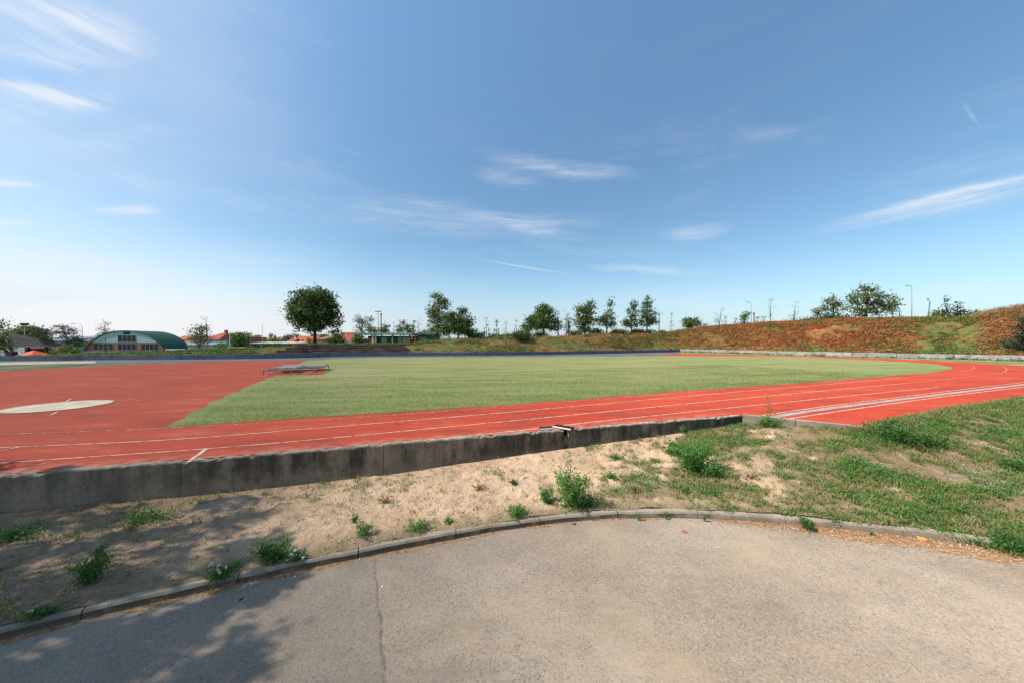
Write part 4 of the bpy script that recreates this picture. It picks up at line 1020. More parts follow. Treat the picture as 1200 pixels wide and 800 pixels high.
for q in CB + [(-3.4, -1, 7.4, 1), (-2.6, -3.2, 6.6, 1), (-1, -4.2, 5.0, 1), (-4.6, -3.0, 5.4, 1)]:
    e = Vector(q[:3]); s0 = Vector((.05, 0, random.uniform(2.6, 4.4))); m.tube([s0, s0.lerp(e, .5) + Vector((0, 0, .3)), e], [.05, .03, .01], 5, False)
m.build('trunk', M['bark'], t, smooth=True)

# bank vegetation: countless weeds, rusty docks and straw
def bankveg(name, n, pick, leaf, mat, hgt, lpc):
    C = []; T = []
    k = 0
    while k < n:
        px = random.uniform(-120, 1420); u = random.uniform(.0, 1.0)
        if not pick(px, u): continue
        p = bank_at(px, u); s = random.uniform(.4, 1.0) * (p[1] / 55) ** .7 * (.5 if px < 306 else 1)
        m = int(lpc * random.uniform(.5, 1.5))
        q = RNG.normal(size=(m, 3)) * np.array([.30, .30, .0]) * s + p; q[:, 2] += np.abs(RNG.normal(size=m)) * hgt * s
        C.append(q); T.append(np.clip(random.gauss(.45, .25) + RNG.normal(0, .15, m), 0, 1)); k += 1
    C = np.concatenate(C); T = np.concatenate(T)
    o = leafobj(name, C, T, leaf, M[mat], None, .3, .5); return tag(o, kind='stuff')
def rustp(px): return float(np.interp(px, [300, 640, 775, 830, 1010, 1090, 1145, 1180, 1420], [0.0, .05, .2, 1, 1, .08, .12, .6, .6]))
def offterr(px): return not (300 < px < 486)
def clump(px, u, s=1): return float(fbm(px * .021 * s + 3, u * 2.6 * s + px * .004, 4))
bankveg('rusty_weeds', 6800, lambda px, u: offterr(px) and (u > .13 or random.random() < .35) and random.random() < rustp(px) and clump(px, u) > .31, .19, 'rustleaf', .20, 17)
bankveg('bank_weeds', 6200, lambda px, u: offterr(px) and px > random.uniform(20, 130) and random.random() < (1.0 if px < 780 or 1040 < px < 1150 else .62) and clump(px + 311, u) > .42, .19, 'bankleaf', .17, 17)
bankveg('straw_weeds', 1500, lambda px, u: px > 480 and random.random() < (.22 + .15 * (px > 1040) + (.5 if px > 1140 and u > .55 else 0)) and clump(px + 777, u) > .45, .19, 'strawleaf', .24, 14)
C = []; T = []
for k in range(420):
    p = S_WHITE[random.randrange(len(S_WHITE) - 1)]; o_ = random.uniform(-.35, -.02); px_ = 600 + p[0] / p[1] * F
    nx = Vector((-p[0], -p[1] + 0, 0)).normalized(); q0 = np.array([p[0] + nx.x * abs(o_) + random.gauss(0, .6), p[1] + nx.y * abs(o_) + random.gauss(0, .1), ZT])
    s = random.uniform(.2, 1.0) ** 2; m = int(8 + 22 * s); q = RNG.normal(size=(m, 3)) * np.array([.2, .1, 0]) * (.4 + s) + q0; q[:, 2] += np.abs(RNG.normal(size=m)) * .22 * s
    C.append(q); T.append(np.clip(random.gauss(.45, .25) + RNG.normal(0, .15, m), 0, 1))
tag(leafobj('wall_foot_weeds', np.concatenate(C), np.concatenate(T), .15, M['bankleaf'], None, .3, .5), kind='stuff')
bankveg('terrace_grass', 700, lambda px, u: 308 < px < 490 and u > .93, .2, 'bankleaf', .12, 12)
# dry thicket on the right shoulder of the bank
C = []; T = []
for k in range(420):
    px = random.uniform(1142, 1290); u = random.uniform(.72, 1.0); p = bank_at(px, u); h = random.uniform(.3, 1.0) * float(np.interp(px, [1142, 1175, 1290], [.25, .85, 1.1]))
    m = 60; q = RNG.normal(size=(m, 3)) * np.array([.35, .35, 0]) + p; q[:, 2] += RNG.uniform(0, 1, m) ** .8 * h; C.append(q); T.append(np.clip(random.gauss(.5, .3) + RNG.normal(0, .15, m), 0, 1))
tag(leafobj('dry_thicket', np.concatenate(C), np.concatenate(T), .17, M['strawleaf'], None, .1, .3), kind='stuff')

# ------------------------------------------------------------------ foreground plants
def blades(P, hgt, wid, lean=.5):
    """grass blades: bent two-piece ribbons, 5 verts each"""
    n = len(P); a = RNG.uniform(0, 2 * np.pi, n); h = hgt * RNG.uniform(.5, 1.3, n); l = lean * RNG.uniform(.2, 1.2, n) * h
    wv_ = np.stack([-np.sin(a), np.cos(a), 0 * a], 1) * (wid * RNG.uniform(.6, 1.3, n))[:, None] * .5
    d = np.stack([np.cos(a), np.sin(a), 0 * a], 1)
    mid = P + d * (l * .3)[:, None] + np.array([0, 0, 1]) * (h * .62)[:, None]
    tip = P + d * l[:, None] + np.array([0, 0, 1]) * (h * .95)[:, None]
    V = np.stack([P - wv_, P + wv_, mid + wv_ * .8, mid - wv_ * .8, tip], 1).reshape(-1, 3)
    i = np.arange(n) * 5
    F4 = np.stack([i, i + 1, i + 2, i + 3], 1); F3 = np.stack([i + 3, i + 2, i + 4, i + 4], 1)
    return V, F4, np.stack([i + 3, i + 2, i + 4], 1)
def bladeobj(name, P, T, hgt, wid, mat, lean=.5):
    V, F4, F3 = blades(P, hgt, wid, lean)
    me = bpy.data.meshes.new(name); n = len(P)
    me.vertices.add(len(V)); me.vertices.foreach_set('co', V.astype(np.float32).ravel())
    Lp = np.concatenate([F4, F3], 1).ravel().astype(np.int32)
    me.loops.add(len(Lp)); me.loops.foreach_set('vertex_index', Lp)
    me.polygons.add(2 * n)
    st = np.stack([np.arange(n) * 7, np.arange(n) * 7 + 4], 1).ravel().astype(np.int32)
    me.polygons.foreach_set('loop_start', st); me.polygons.foreach_set('loop_total', np.tile(np.array([4, 3], np.int32), n))
    me.update(calc_edges=True)
    a = me.attributes.new('tint', 'FLOAT', 'POINT'); a.data.foreach_set('value', np.repeat(T, 5).astype(np.float32))
    me.materials.append(M[mat]); return link(name, me)
vis = (VV[:, 1] > 2.2) & (np.abs(VPX - 600) < 760)
area = np.zeros((NS, NV)); 
dx = np.hypot(np.gradient(VX, axis=0), np.gradient(VY, axis=0)) * np.hypot(np.gradient(VX, axis=1), np.gradient(VY, axis=1))
def scatter(n, weight):
    wgt = (weight * dx).ravel() * vis; wgt = wgt / wgt.sum()
    i = RNG.choice(len(VV), n, p=wgt)
    P = VV[i] + RNG.normal(size=(n, 3)) * np.array([.02, .02, 0]); return P, i
fall = 1 / np.maximum(VY, 3) ** 1.0
# verge grass: tufts of blades
n = 10500
P, i = scatter(n, GM ** 1.2 * fall)
m = RNG.integers(6, 22, n); PP = np.repeat(P, m, 0); PP[:, :2] += RNG.normal(size=(len(PP), 2)) * np.repeat(RNG.uniform(.02, .07, n), m)[:, None]
TT = np.clip(np.repeat(RNG.normal(.55, .26, n), m) + RNG.normal(0, .16, len(PP)), 0, 1)
o = bladeobj('verge_grass', PP, TT, .062, .009, 'grassblade', 1.0); tag(o, kind='stuff')
# low broad-leaved ground cover
n = 7200
P, i = scatter(n, np.clip(GM * (.12 + (fbm(VX * 1.9 + 9, VY * 2.3, 3) > .5)), 0, 1) * fall)
m = RNG.integers(10, 34, n); PP = np.repeat(P, m, 0); PP[:, :2] += RNG.normal(size=(len(PP), 2)) * .06; PP[:, 2] += np.abs(RNG.normal(size=len(PP))) * .03 + .008
TT = np.clip(np.repeat(RNG.normal(.45, .2, n), m) + RNG.normal(0, .15, len(PP)), 0, 1)
tag(leafobj('verge_weeds', PP, TT, .034, M['weed'], None, .9, .55), kind='stuff')
# taller grass along the track edge on the right
n = 3800
wgt = GM * sstep(.72, .98, v + 0 * VX) * sstep(7.2, 9, VX) * fall
P, i = scatter(n, wgt + 1e-9); m = RNG.integers(5, 14, n); PP = np.repeat(P, m, 0); PP[:, :2] += RNG.normal(size=(len(PP), 2)) * .05
TT = np.clip(np.repeat(RNG.normal(.55, .25, n), m) + RNG.normal(0, .12, len(PP)), 0, 1)
tag(bladeobj('edge_grass', PP, TT, .12, .011, 'grassblade', .8), kind='stuff')
# sparse sprouts on the sand
n = 1000
P, i = scatter(n, (1 - GM) * sstep(-9, -3, VX) * (1 - sstep(3, 6, VX)) * (.15 + (fbm(VX * .8, VY * .8, 3) > .56)) * fall)
m = RNG.integers(4, 12, n); PP = np.repeat(P, m, 0); PP[:, :2] += RNG.normal(size=(len(PP), 2)) * .03
tag(bladeobj('sprout_grass', PP, np.clip(RNG.normal(.5, .25, len(PP)), 0, 1), .055, .008, 'grassblade', 1.0), kind='stuff')
# grass blades of the lawn close enough to read
n = 90000
yy = RNG.uniform(0, 1, n); ua = RNG.uniform(-9, 24, n); tt = 11 * yy ** 1.6
PX = ua * .935 - tt * .36; PYY = 10.88 + ua * .36 + tt * .93
nearY = np.interp(PX, [p[0] for p in LAWN_N[:45]], [p[1] for p in LAWN_N[:45]])
ok = (PYY > nearY + .03) & (PX > -8.0 - (PYY - 8) * .49 + .15)
P = np.stack([PX[ok], PYY[ok], np.full(ok.sum(), ZT + .004)], 1)
T = np.clip((fbm(P[:, 0] * .7, P[:, 1] * 1.6, 4) - .3) * 1.6 + RNG.normal(0, .2, len(P)), 0, 1)
tag(bladeobj('lawn_grass', P, T, .045, .012, 'lawnblade', 1.2), kind='stuff')

# individual leafy weeds
def weed(label, p, w_, h_, mat='weed', leaf=.035, n=900, stems=9, name='weed_plant', group='leafy weeds on the bare soil', flowers=0, spire=0.0):
    t = thing(name, label, 'weed', (p[0], p[1], p[2] - .01), 0, group)
    w_ *= 1.3; h_ *= 1.12; leaf *= 1.15; n = int(n * 1.25)
    C = []; T = []; m = MB()
    for s in range(stems):
        a = random.uniform(0, 6.28); r = w_ * .5 * random.uniform(.2, 1.0) ** .7; hh = h_ * random.uniform(.55, 1.0) * (1 - .35 * (r / (w_ * .5)) ** 2)
        if s == 0 and spire: r, hh = .03, h_ * (1 + spire)
        e = Vector((math.cos(a) * r, math.sin(a) * r, hh)); md = Vector((e.x * .35, e.y * .35, hh * .55))
        m.tube([(0, 0, -.02), md, e], [.006, .0045, .002], 5, False)
        k = int(n / stems); q = RNG.uniform(.12, 1, k)[:, None]
        ax = np.where(q < .55, q / .55 * np.array(md), np.array(md) + (q - .55) / .45 * (np.array(e) - np.array(md)))
        sp = (w_ * .11) * (1.15 - q * .75)
        C.append(ax + RNG.normal(size=(k, 3)) * sp); T.append(np.clip(random.gauss(.42, .15) + q[:, 0] * .2 + RNG.normal(0, .15, k), 0, 1))
    C = np.concatenate(C); T = np.concatenate(T); ok = C[:, 2] > .012; C, T = C[ok], T[ok]
    m.build('stem', M['stalk'], t)
    leafobj('foliage', C, T, leaf, M[mat], t, .6, .5)
    for f in range(flowers):
        c_ = C[RNG.integers(len(C))] + np.array([0, 0, .03]); q = c_ + RNG.normal(size=(14, 3)) * .008
        leafobj('flower', q, RNG.uniform(0, 1, 14), .014, M['petal'], t, .2, .8)
    return t
W = verge_px
weed('big bushy bright green weed by the middle of the kerb', W(668, 592), .58, .60, 'weed', .030, 2600, 20, spire=.25)
weed('smaller weed clump touching the big bushy weed on its left', W(640, 588), .26, .27, 'weed', .028, 800, 10)
weed('thin low weed right of the big bushy weed', W(690, 592), .24, .18, 'weed_dark', .026, 520, 8)
weed('large weed with several heads beside the wall on the bare soil', W(815, 550), .78, .66, 'weed', .040, 2600, 20)
weed('low part of weed sprawling left of the large one by the wall', W(788, 531), .50, .22, 'weed_dark', .036, 800, 10)
weed('low weed trailing right of the large one by the wall', W(838, 556), .55, .26, 'weed', .036, 900, 10)
weed('feathery dark weed standing alone in the tree shade on the soil', W(104, 682), .32, .36, 'weed_dark', .022, 1500, 16)
weed('bushy shaded weed on the kerb at the edge of the tree shade', W(322, 655), .40, .24, 'weed_dark', .024, 1800, 18, flowers=5)
weed('low flowering weed on the kerb in the tree shade', W(262, 673), .34, .11, 'weed_dark', .022, 900, 14, flowers=8)
weed('small flowering weed hanging over the kerb beside the shaded bushy weed', W(352, 662), .22, .10, 'weed_dark', .022, 520, 10, flowers=9)
weed('small shaded weed lowest at the left of the kerb', W(52, 735), .22, .08, 'weed_dark', .022, 420, 9, flowers=3)
weed('weed patch in the shade left of the feathery weed', W(20, 630), .50, .10, 'weed_dark', .03, 700, 14)
weed('weed strip in the shade under the wall joint', W(165, 612), .60, .10, 'weed_dark', .03, 800, 14)
weed('pale sprout by the kerb right of the tree shade', W(424, 628), .24, .15, 'weed', .024, 420, 10)
weed('small upright sprout on the sand above the pale one', W(413, 612), .12, .14, 'weed', .022, 180, 6)
weed('spread out weed tuft on the kerb edge, sunlit, left of the kerb middle', W(492, 618), .34, .08, 'weed', .024, 520, 12)
weed('second sunlit weed tuft on the kerb edge', W(528, 611), .16, .08, 'weed', .022, 240, 8)
weed('green weed tuft at the kerb just left of the big bushy weed', W(608, 601), .34, .10, 'weed', .026, 620, 12)
weed('small dark weed beside a clod on the sand', W(604, 566), .18, .10, 'weed_dark', .024, 260, 8)
weed('small round weed on the sand between the two biggest weeds', W(722, 537), .28, .10, 'weed', .028, 420, 10)
weed('small weed on the sand right of the bushy one', W(716, 560), .20, .10, 'weed', .026, 300, 8)
weed('weed by the wall foot near its right end', W(800, 507), .20, .24, 'weed', .035, 320, 8)
weed('tall weed growing against the right end of the wall', W(900, 500), .5, .30, 'weed', .04, 900, 12, spire=1.3)
weed('dark bushy nettle patch at the track corner right of the edging', W(1045, 515), 1.0, .34, 'weed_dark', .045, 1900, 22)
weed('second dark nettle patch near the right end of the verge', W(1090, 520), .7, .22, 'weed_dark', .04, 900, 14)
weed('dark leafy patch at the far right of the verge', W(1190, 550), .6, .2, 'weed_dark', .035, 700, 12)
p = np.array([6.25, 4.22, 0.03])
weed('grass-like weed spreading over the asphalt where the kerb ends', p, .55, .13, 'weed_dark', .03, 1300, 20)
for (px, py, lab) in ((747, 607, 'tiny green sprig in the first kerb joint right of the big weed'), (780, 606, 'tiny green sprig in the second kerb joint right of the big weed'), (824, 608, 'tiny sprig at the kerb foot below the large weed')):
    x_, y_ = G(px, py, .02); weed(lab, (x_, y_ - .02, .03), .07, .10, 'weed', .022, 70, 4)
x_, y_ = G(944, 618, .02); weed('dark thistle leaning out at the kerb foot beside the litter', (x_, y_ - .03, .02), .22, .14, 'weed_dark', .03, 260, 9)
x_, y_ = G(1018, 624, .02); weed('tiny green seedling at the kerb foot amid the litter', (x_, y_ - .02, .02), .07, .05, 'weed', .02, 60, 4)

for (px, py, lab) in ((560, 575, 'dry straw coloured tuft on the open sand left of the bushy weed'), (452, 590, 'dry straw coloured tuft in the middle of the sunlit sand'), (745, 575, 'dry tuft among the weeds above the kerb joint'), (880, 560, 'dry yellow tuft in the middle of the weedy verge'), (985, 575, 'dry yellow tuft at the right of the weedy verge'), (1060, 560, 'dry tuft by the pale gravel patch'), (1010, 507, 'dry grass tuft at the corner of the low edging')):
    weed(lab, W(px, py), .26, .13, 'strawleaf', .026, 160, 12, name='dry_weed', group='dry weeds on the verge')
# clods, pebbles, litter
def lumps(P, s):
    n = len(P); O = np.array([(1, 0, 0), (0, 1, 0), (-1, 0, 0), (0, -1, 0), (0, 0, .8), (0, 0, -.6)], float)
    V = O[None] * RNG.uniform(.55, 1.2, (n, 6, 1)) * (s * RNG.uniform(.5, 1.5, n))[:, None, None]
    a = RNG.uniform(0, 6.28, n); ca, sa = np.cos(a), np.sin(a)
    X = V[..., 0] * ca[:, None] - V[..., 1] * sa[:, None]; Y = V[..., 0] * sa[:, None] + V[..., 1] * ca[:, None]
    V = np.stack([X, Y, V[..., 2]], -1) + P[:, None]
    f = np.array([(0, 1, 4), (1, 2, 4), (2, 3, 4), (3, 0, 4), (1, 0, 5), (2, 1, 5), (3, 2, 5), (0, 3, 5)])
    return V.reshape(-1, 3), (np.arange(n)[:, None, None] * 6 + f[None]).reshape(-1, 3)
P, i = scatter(7000, (1.05 - GM) * (.3 + (fbm(VX * 2, VY * 2, 3) > .5)) * fall)
V, Fc = lumps(P, .011); tag(arr_mesh('soil_clods', V, Fc, M['clod'], None, np.repeat(np.clip(RNG.normal(.45, .28, len(P)), 0, 1), 6)), kind='stuff')
P, i = scatter(1700, (1.05 - GM) * sstep(-8, -3, VX) * (.1 + (fbm(VX * 1.4 + 3, VY * 1.4, 3) > .52)) * fall)
V, Fc = lumps(P, .015); tag(arr_mesh('dark_soil_clods', V, Fc, M['clod'], None, np.repeat(np.clip(RNG.normal(.05, .15, len(P)), 0, 1), 6)), kind='stuff')
P, i = scatter(420, (.15 + sstep(7.5, 9, VX)) * fall)
V, Fc = lumps(P, .012); tag(arr_mesh('pebbles', V, Fc, M['pebble'], None, np.repeat(RNG.uniform(0, 1, len(P)), 6)), kind='stuff')
# litter in the gutter along the kerb, densest at the right
KD = np.array(dense(KS, .02)); kd = KD[(KD[:, 0] > -5) & (KD[:, 0] < 6.4)]
wk = np.interp(kd[:, 0], [-5, -1.6, -1.2, -.2, .5, 2.8, 3.4, 4.2, 5.9, 6.4], [.06, .16, .02, .05, .02, .03, .6, 1.5, 1.8, .9]); wk /= wk.sum()
n = 6500; i = RNG.choice(len(kd), n, p=wk); wdt = np.interp(kd[i, 0], [-5, 3, 4, 5, 6.4], [.06, .08, .16, .2, .22])
off = np.abs(RNG.normal(size=n)) * wdt
P = np.stack([kd[i, 0] + RNG.normal(size=n) * .02, kd[i, 1] - off, .004 + np.abs(RNG.normal(size=n)) * .006 * np.exp(-off / .1)], 1)
V, Fc = leaves(P, .030, 3.0, .22); V[:, 2] = np.maximum(.003, P[:, 2].repeat(4) + (V[:, 2] - P[:, 2].repeat(4)) * .18)
tag(arr_mesh('leaf_litter', V, Fc, M['litter'], None, np.repeat(np.clip(RNG.normal(.45, .28, n), 0, 1), 4)), kind='stuff')
gp = [p for p in KS if -5.5 < p[0] < 6.6]; gp = dense(gp, .04)
gw = [float(np.interp(p[0], [-5.5, -1.6, -1.2, .2, 2.8, 3.4, 4.2, 5.9, 6.4], [.07, .10, .05, .08, .05, .12, .24, .34, .2])) * max(.04, (3.2 if p[0] < 3 else 2.4) * float(fbm(p[0] * 2.3, p[1] * 2.3 + 5, 4)) - (1.25 if p[0] < 3 else .2)) for p in gp]
gi = offset(gp, .01); nrm = [((a[0] - b_[0]) / .01, (a[1] - b_[1]) / .01) for a, b_ in zip(gi, gp)]
Vg = [(p[0], p[1], .003) for p in gi] + [(p[0] - q[0] * w_, p[1] - q[1] * w_, .003) for p, q, w_ in zip(gp, nrm, gw)]
ng = len(gp); o = arr_mesh('gutter_soil', Vg, [(k, k + ng, k + ng + 1, k + 1) for k in range(ng - 1)], M['gsoil'])
if o.data.polygons[0].normal.z < 0: o.data.flip_normals()
tag(o, kind='structure')
i = RNG.choice(len(kd), 240, p=wk); P = np.stack([kd[i, 0], kd[i, 1] - np.abs(RNG.normal(size=240)) * .2, np.full(240, .006)], 1)
V, Fc = lumps(P, .009); tag(arr_mesh('gutter_grit', V, Fc, M['pebble'], None, np.repeat(RNG.uniform(0, 1, 240), 6)), kind='stuff')
# scattered flakes on the asphalt
n = 420; P = np.stack([RNG.uniform(-4, 7, n), RNG.uniform(1.8, 4.8, n), np.full(n, .004)], 1)
V, Fc = leaves(P, .012, 3.0, .5); V[:, 2] = .003 + np.abs(V[:, 2] - .004) * .1
tag(arr_mesh('asphalt_litter', V, Fc, M['litter'], None, np.repeat(RNG.uniform(.3, 1, n), 4)), kind='stuff')
# single pieces lying on the asphalt
def lump(name, label, cat, px, py, s, mat, group=None, flat=.6):
    x_, y_ = G(px, py, .0)
    t = thing(name, label, cat, (x_, y_, 0), random.uniform(0, 6), group)
    m = MB(); n = 9; rings = []
    for a, (r, z) in enumerate(((.55, 0), (1, .35), (.85, .8), (.35, 1.15))):
        rings.append([(math.cos(k * 6.283 / n) * r * s * random.uniform(.75, 1.2), math.sin(k * 6.283 / n) * r * s * .75 * random.uniform(.75, 1.2), z * s * flat) for k in range(n)])
    vs = [q for r in rings for q in r]; fs = [(i * n + k, i * n + (k + 1) % n, (i + 1) * n + (k + 1) % n, (i + 1) * n + k) for i in range(3) for k in range(n)] + [tuple(range(n))[::-1], tuple(range(3 * n, 4 * n))]
    m.add(vs, fs).build('piece', M[mat], t); return t
lump('brick_fragment', 'small red-brown lump on the asphalt below the big bushy weed', 'rubble', 672, 613.5, .036, 'brickbit')
lump('brick_fragment', 'dark red lump on the asphalt below the large weed', 'rubble', 801.5, 623, .036, 'brickbit')
lump('brick_fragment', 'flat orange shard lying in the litter at the kerb foot', 'rubble', 1081, 631.5, .055, 'orangepaint', None, .4)
lump('stone', 'pale yellowish pebble beside the thistle at the kerb', 'stone', 951.5, 617, .022, 'disk')
lump('stone', 'white pebble on the asphalt seam', 'stone', 448, 687, .014, 'whitepaint')
lump('pine_cone', 'brown cone lying in the tree shade on the asphalt', 'cone', 282, 702, .024, 'cone')
q = W(614, 559)
t = thing('stone', 'grey broken stone lying on the sand by a small dark weed', 'stone', (q[0], q[1], q[2] - .01), .4)
MB().box(0, 0, .015, .16, .09, .045, .2, .55).box(.09, .02, .012, .07, .07, .035, .9, .5).build('piece', M['disk'], t, bevel=.008)
q = W(1025, 546)
t = thing('dry_stick', 'pale dry stick lying in the verge grass', 'stick', (q[0], q[1], q[2] + .05), -.28)
MB().tube([(-.33, 0, 0), (0, .02, .015), (.33, -.01, .0)], [.014, .012, .008], 6).build('piece', M['drystalk'], t)

# ------------------------------------------------------------------ steel landing-mat frame
fx0, fy0 = G(309, 439.6)
A_ = np.array([-14.65, 20.1]); B_ = np.array([-11.85, 20.75]); D_ = np.array([-16.1, 24.1])
t = thing('mat_frame', 'low grey steel landing-mat frame on short legs over the red patch at the lawn corner', 'frame', (A_[0], A_[1], ZT + .012))
u_ = B_ - A_; v_ = D_ - A_
def fp(a, c_, z): q = u_ * a + v_ * c_; return (q[0], q[1], z)
for c_ in (0, .33, .66, 1.0): MB().tube([fp(0, c_, .30), fp(1, c_, .30)], .045, 6).build('rail', M['wornsteel'], t)
for a in (0, .25, .5, .75, 1): MB().tube([fp(a, 0, .295), fp(a, 1, .295)], .038, 6).build('cross_bar', M['wornsteel'], t)
for a in (0, .5, 1):
    for c_ in (0, .5, 1): MB().tube([fp(a, c_, 0), fp(a, c_, .30)], .028, 6).build('leg', M['wornsteel'], t)
for a0, a1, c0, c1 in ((.03, .47, .70, .97), (.53, .97, .70, .97), (.04, .46, .37, .62)):
    MB().add([fp(a0, c0, .31), fp(a1, c0, .31), fp(a1, c1, .31), fp(a0, c1, .31), fp(a0, c0, .335), fp(a1, c0, .335), fp(a1, c1, .335), fp(a0, c1, .335)],
             [(3, 2, 1, 0), (4, 5, 6, 7), (0, 1, 5, 4), (1, 2, 6, 5), (2, 3, 7, 6), (3, 0, 4, 7)]).build('deck_board', M['wornsteel'], t)

# ------------------------------------------------------------------ buildings
def win(x0, x1, y, z0, z1, parent, cols=1, fr='whitepaint', glass='glass'):
    f_ = MB(); th = .06
    f_.bx(x0 - th, x1 + th, y - .05, y - .003, z1, z1 + th).bx(x0 - th, x1 + th, y - .05, y - .003, z0 - th, z0).bx(x0 - th, x0, y - .05, y - .003, z0, z1).bx(x1, x1 + th, y - .05, y - .003, z0, z1)
    for k in range(1, cols): 
        xm = x0 + (x1 - x0) * k / cols; f_.bx(xm - th * .7, xm + th * .7, y - .05, y - .003, z0, z1)
    o = f_.build('window', M[fr], parent)
    MB().bx(x0, x1, y - .02, y - .004, z0, z1).build('pane', M[glass], o)
def gable(name, label, px0, px1, pe, pr, Y, dep_, wall, roof, hip=0.0, windows=(), sky=(), over=.25, cat='house', chimney=None, gd=0):
    x0, x1 = at(px0, Y), at(px1, Y); cx_ = (x0 + x1) / 2; hw = (x1 - x0) / 2; ze, zr = zz(pe, Y), zz(pr, Y)
    t = thing(name, label, cat, (cx_, Y, ZG))
    ze -= ZG; zr -= ZG
    MB().bx(-hw, hw, 0, dep_, 0, ze).build('wall', M[wall], t)
    h = hip * hw; o_ = over; d2 = dep_ / 2
    vs = [(-hw - o_, -o_, ze + .003), (hw + o_, -o_, ze + .003), (hw + o_, dep_ + o_, ze + .003), (-hw - o_, dep_ + o_, ze + .003), (-hw - o_ + h, d2, zr), (hw + o_ - h, d2, zr)]
    r = MB().add(vs, [(0, 1, 5, 4), (2, 3, 4, 5), (1, 2, 5), (3, 0, 4), (3, 2, 1, 0)]).build('roof', M[roof], t)
    for (a, c_, d_, e_) in windows: win(at(a, Y) - cx_, at(c_, Y) - cx_, 0, zz(e_, Y) - ZG, zz(d_, Y) - ZG, t)
    for (a, c_, d_, e_) in sky:
        def rp(px, py):
            z = zz(py, Y) - ZG; f = (z - ze) / (zr - ze); return (at(px, Y) - cx_, -o_ + (d2 + o_) * f - .05, z + .03)
        MB().add([rp(a, e_), rp(c_, e_), rp(c_, d_), rp(a, d_)], [(0, 1, 2, 3)]).build('skylight', M['glass'], r)
    if chimney:
        for cxp in chimney: MB().box(at(cxp, Y) - cx_, d2 - .2, zr + .2, .6, .6, 1.2).build('chimney', M['brick'], r)
    return t
gable('house', 'white house with a steep red roof and two small roof panes by the pavilion', 394.5, 413, 399.3, 389, 112, 8, 'white', 'red_roof', 0, [(401, 403.5, 396.0, 398.8)] if 0 else [(400.2, 403.2, 399.9, 402.6)], [(402.8, 404.4, 390.4, 392), (406.8, 408.4, 390.4, 392)])
gable('house', 'long orange roofed house with two skylights left of the round tree', 341, 365, 402.2, 393.2, 115, 10, 'cream', 'orange_roof', .0, (), [(345.6, 347.2, 398, 400), (350.3, 352, 398, 400)], chimney=(355.5,))
gable('annex', 'lower orange roofed annex at the left end of the long orange house', 333.5, 341.6, 402.4, 396.4, 113, 7, 'cream', 'red_roof', .3)
gable('house', 'cream house with a red hipped roof behind the grey-brown tree', 238, 256, 397.6, 389.6, 92, 9, 'cream', 'red_roof', .75, [(245, 249.5, 399.2, 401.6)], chimney=(249.4,))
t = gable('brick_building', 'flat roofed red brick building left of the dense green bush', 255.6, 278, 394.6, 393.9, 100, 12, 'brick', 'brown_roof', .2, (), (), .1, 'building')
gable('house', 'low orange roofed house seen over the right end of the hall roof', 203, 216, 398, 393, 112, 8, 'stone', 'orange_roof', .1)
gable('house', 'small low brownish building right of the hall', 208, 223, 402, 398.4, 105, 6, 'stone', 'brown_roof', .1, cat='building')
gable('house', 'far house with a pale orange roof right of the dark bush', 288.5, 295.5, 400, 395, 130, 8, 'cream', 'orange_roof', .1)
gable('house', 'far small house with an orange roof and cream wall', 296, 305, 400.2, 396, 160, 8, 'cream', 'orange_roof', .3, [(299, 300.5, 400.4, 401.6)])
gable('house', 'far wide house with a brownish roof behind the light bush', 303.5, 325, 401, 395.2, 140, 10, 'cream', 'brown_roof', .25, chimney=(313,))
gable('house', 'grey roofed far house between the brownish and orange roofs', 325.5, 334, 401, 395.6, 150, 9, 'stone', 'shingle', .1)
gable('house', 'pinkish stone house behind the trunk of the round tree', 372, 385, 397.5, 394, 108, 8, 'stone', 'brown_roof', .4, [(376, 377.5, 399, 400.6)])
gable('house', 'narrow house with a small orange gable half hidden by the green bush', 384.3, 391, 396.6, 391.6, 118, 7, 'cream', 'orange_roof', .2)
# long white roofed shed and teal sheds
def shed(label, px0, px1, pt, pb, Y, dep_, wall, roof, th=.35):
    x0, x1 = at(px0, Y), at(px1, Y); t = thing('shed', label, 'shed', ((x0 + x1) / 2, Y, ZG)); hw = (x1 - x0) / 2
    zt_ = zz(pt, Y) - ZG; zb_ = zz(pb, Y) - ZG
    MB().bx(-hw, hw, 0, dep_, 0, zb_).build('wall', M[wall], t)
    MB().add([(-hw - .2, -.3, zb_ + .003), (hw + .2, -.3, zb_ + .003), (hw + .2, dep_, zt_ - th * .2), (-hw - .2, dep_, zt_ - th * .2), (-hw - .2, -.3, zb_ + th * .6), (hw + .2, -.3, zb_ + th * .6), (hw + .2, dep_, zt_ + .05), (-hw - .2, dep_, zt_ + .05)],
             [(3, 2, 1, 0), (4, 5, 6, 7), (0, 1, 5, 4), (1, 2, 6, 5), (2, 3, 7, 6), (3, 0, 4, 7)]).build('roof', M[roof], t)
    return t
shed('long low shed with a white roof in front of the far roofs', 294.5, 346, 400.9, 402.6, 84, 6, 'hallroof', 'whitepaint')
shed('long low shed with a pale teal roof right of the hall', 220.5, 250, 401, 404.6, 76, 5, 'cream', 'tealroof')
shed('short pale teal shed touching the right end of the hall', 204, 219.5, 401.5, 405, 88, 4, 'cream', 'tealroof')
shed('pale blue roofed building seen behind the two pines', 44, 82, 393.4, 399.5, 100, 8, 'stone', 'tealroof')
gable('house', 'far house with a pale red roof left of the hall', 100, 113, 399.5, 397.2, 130, 8, 'stone', 'red_roof', .3)
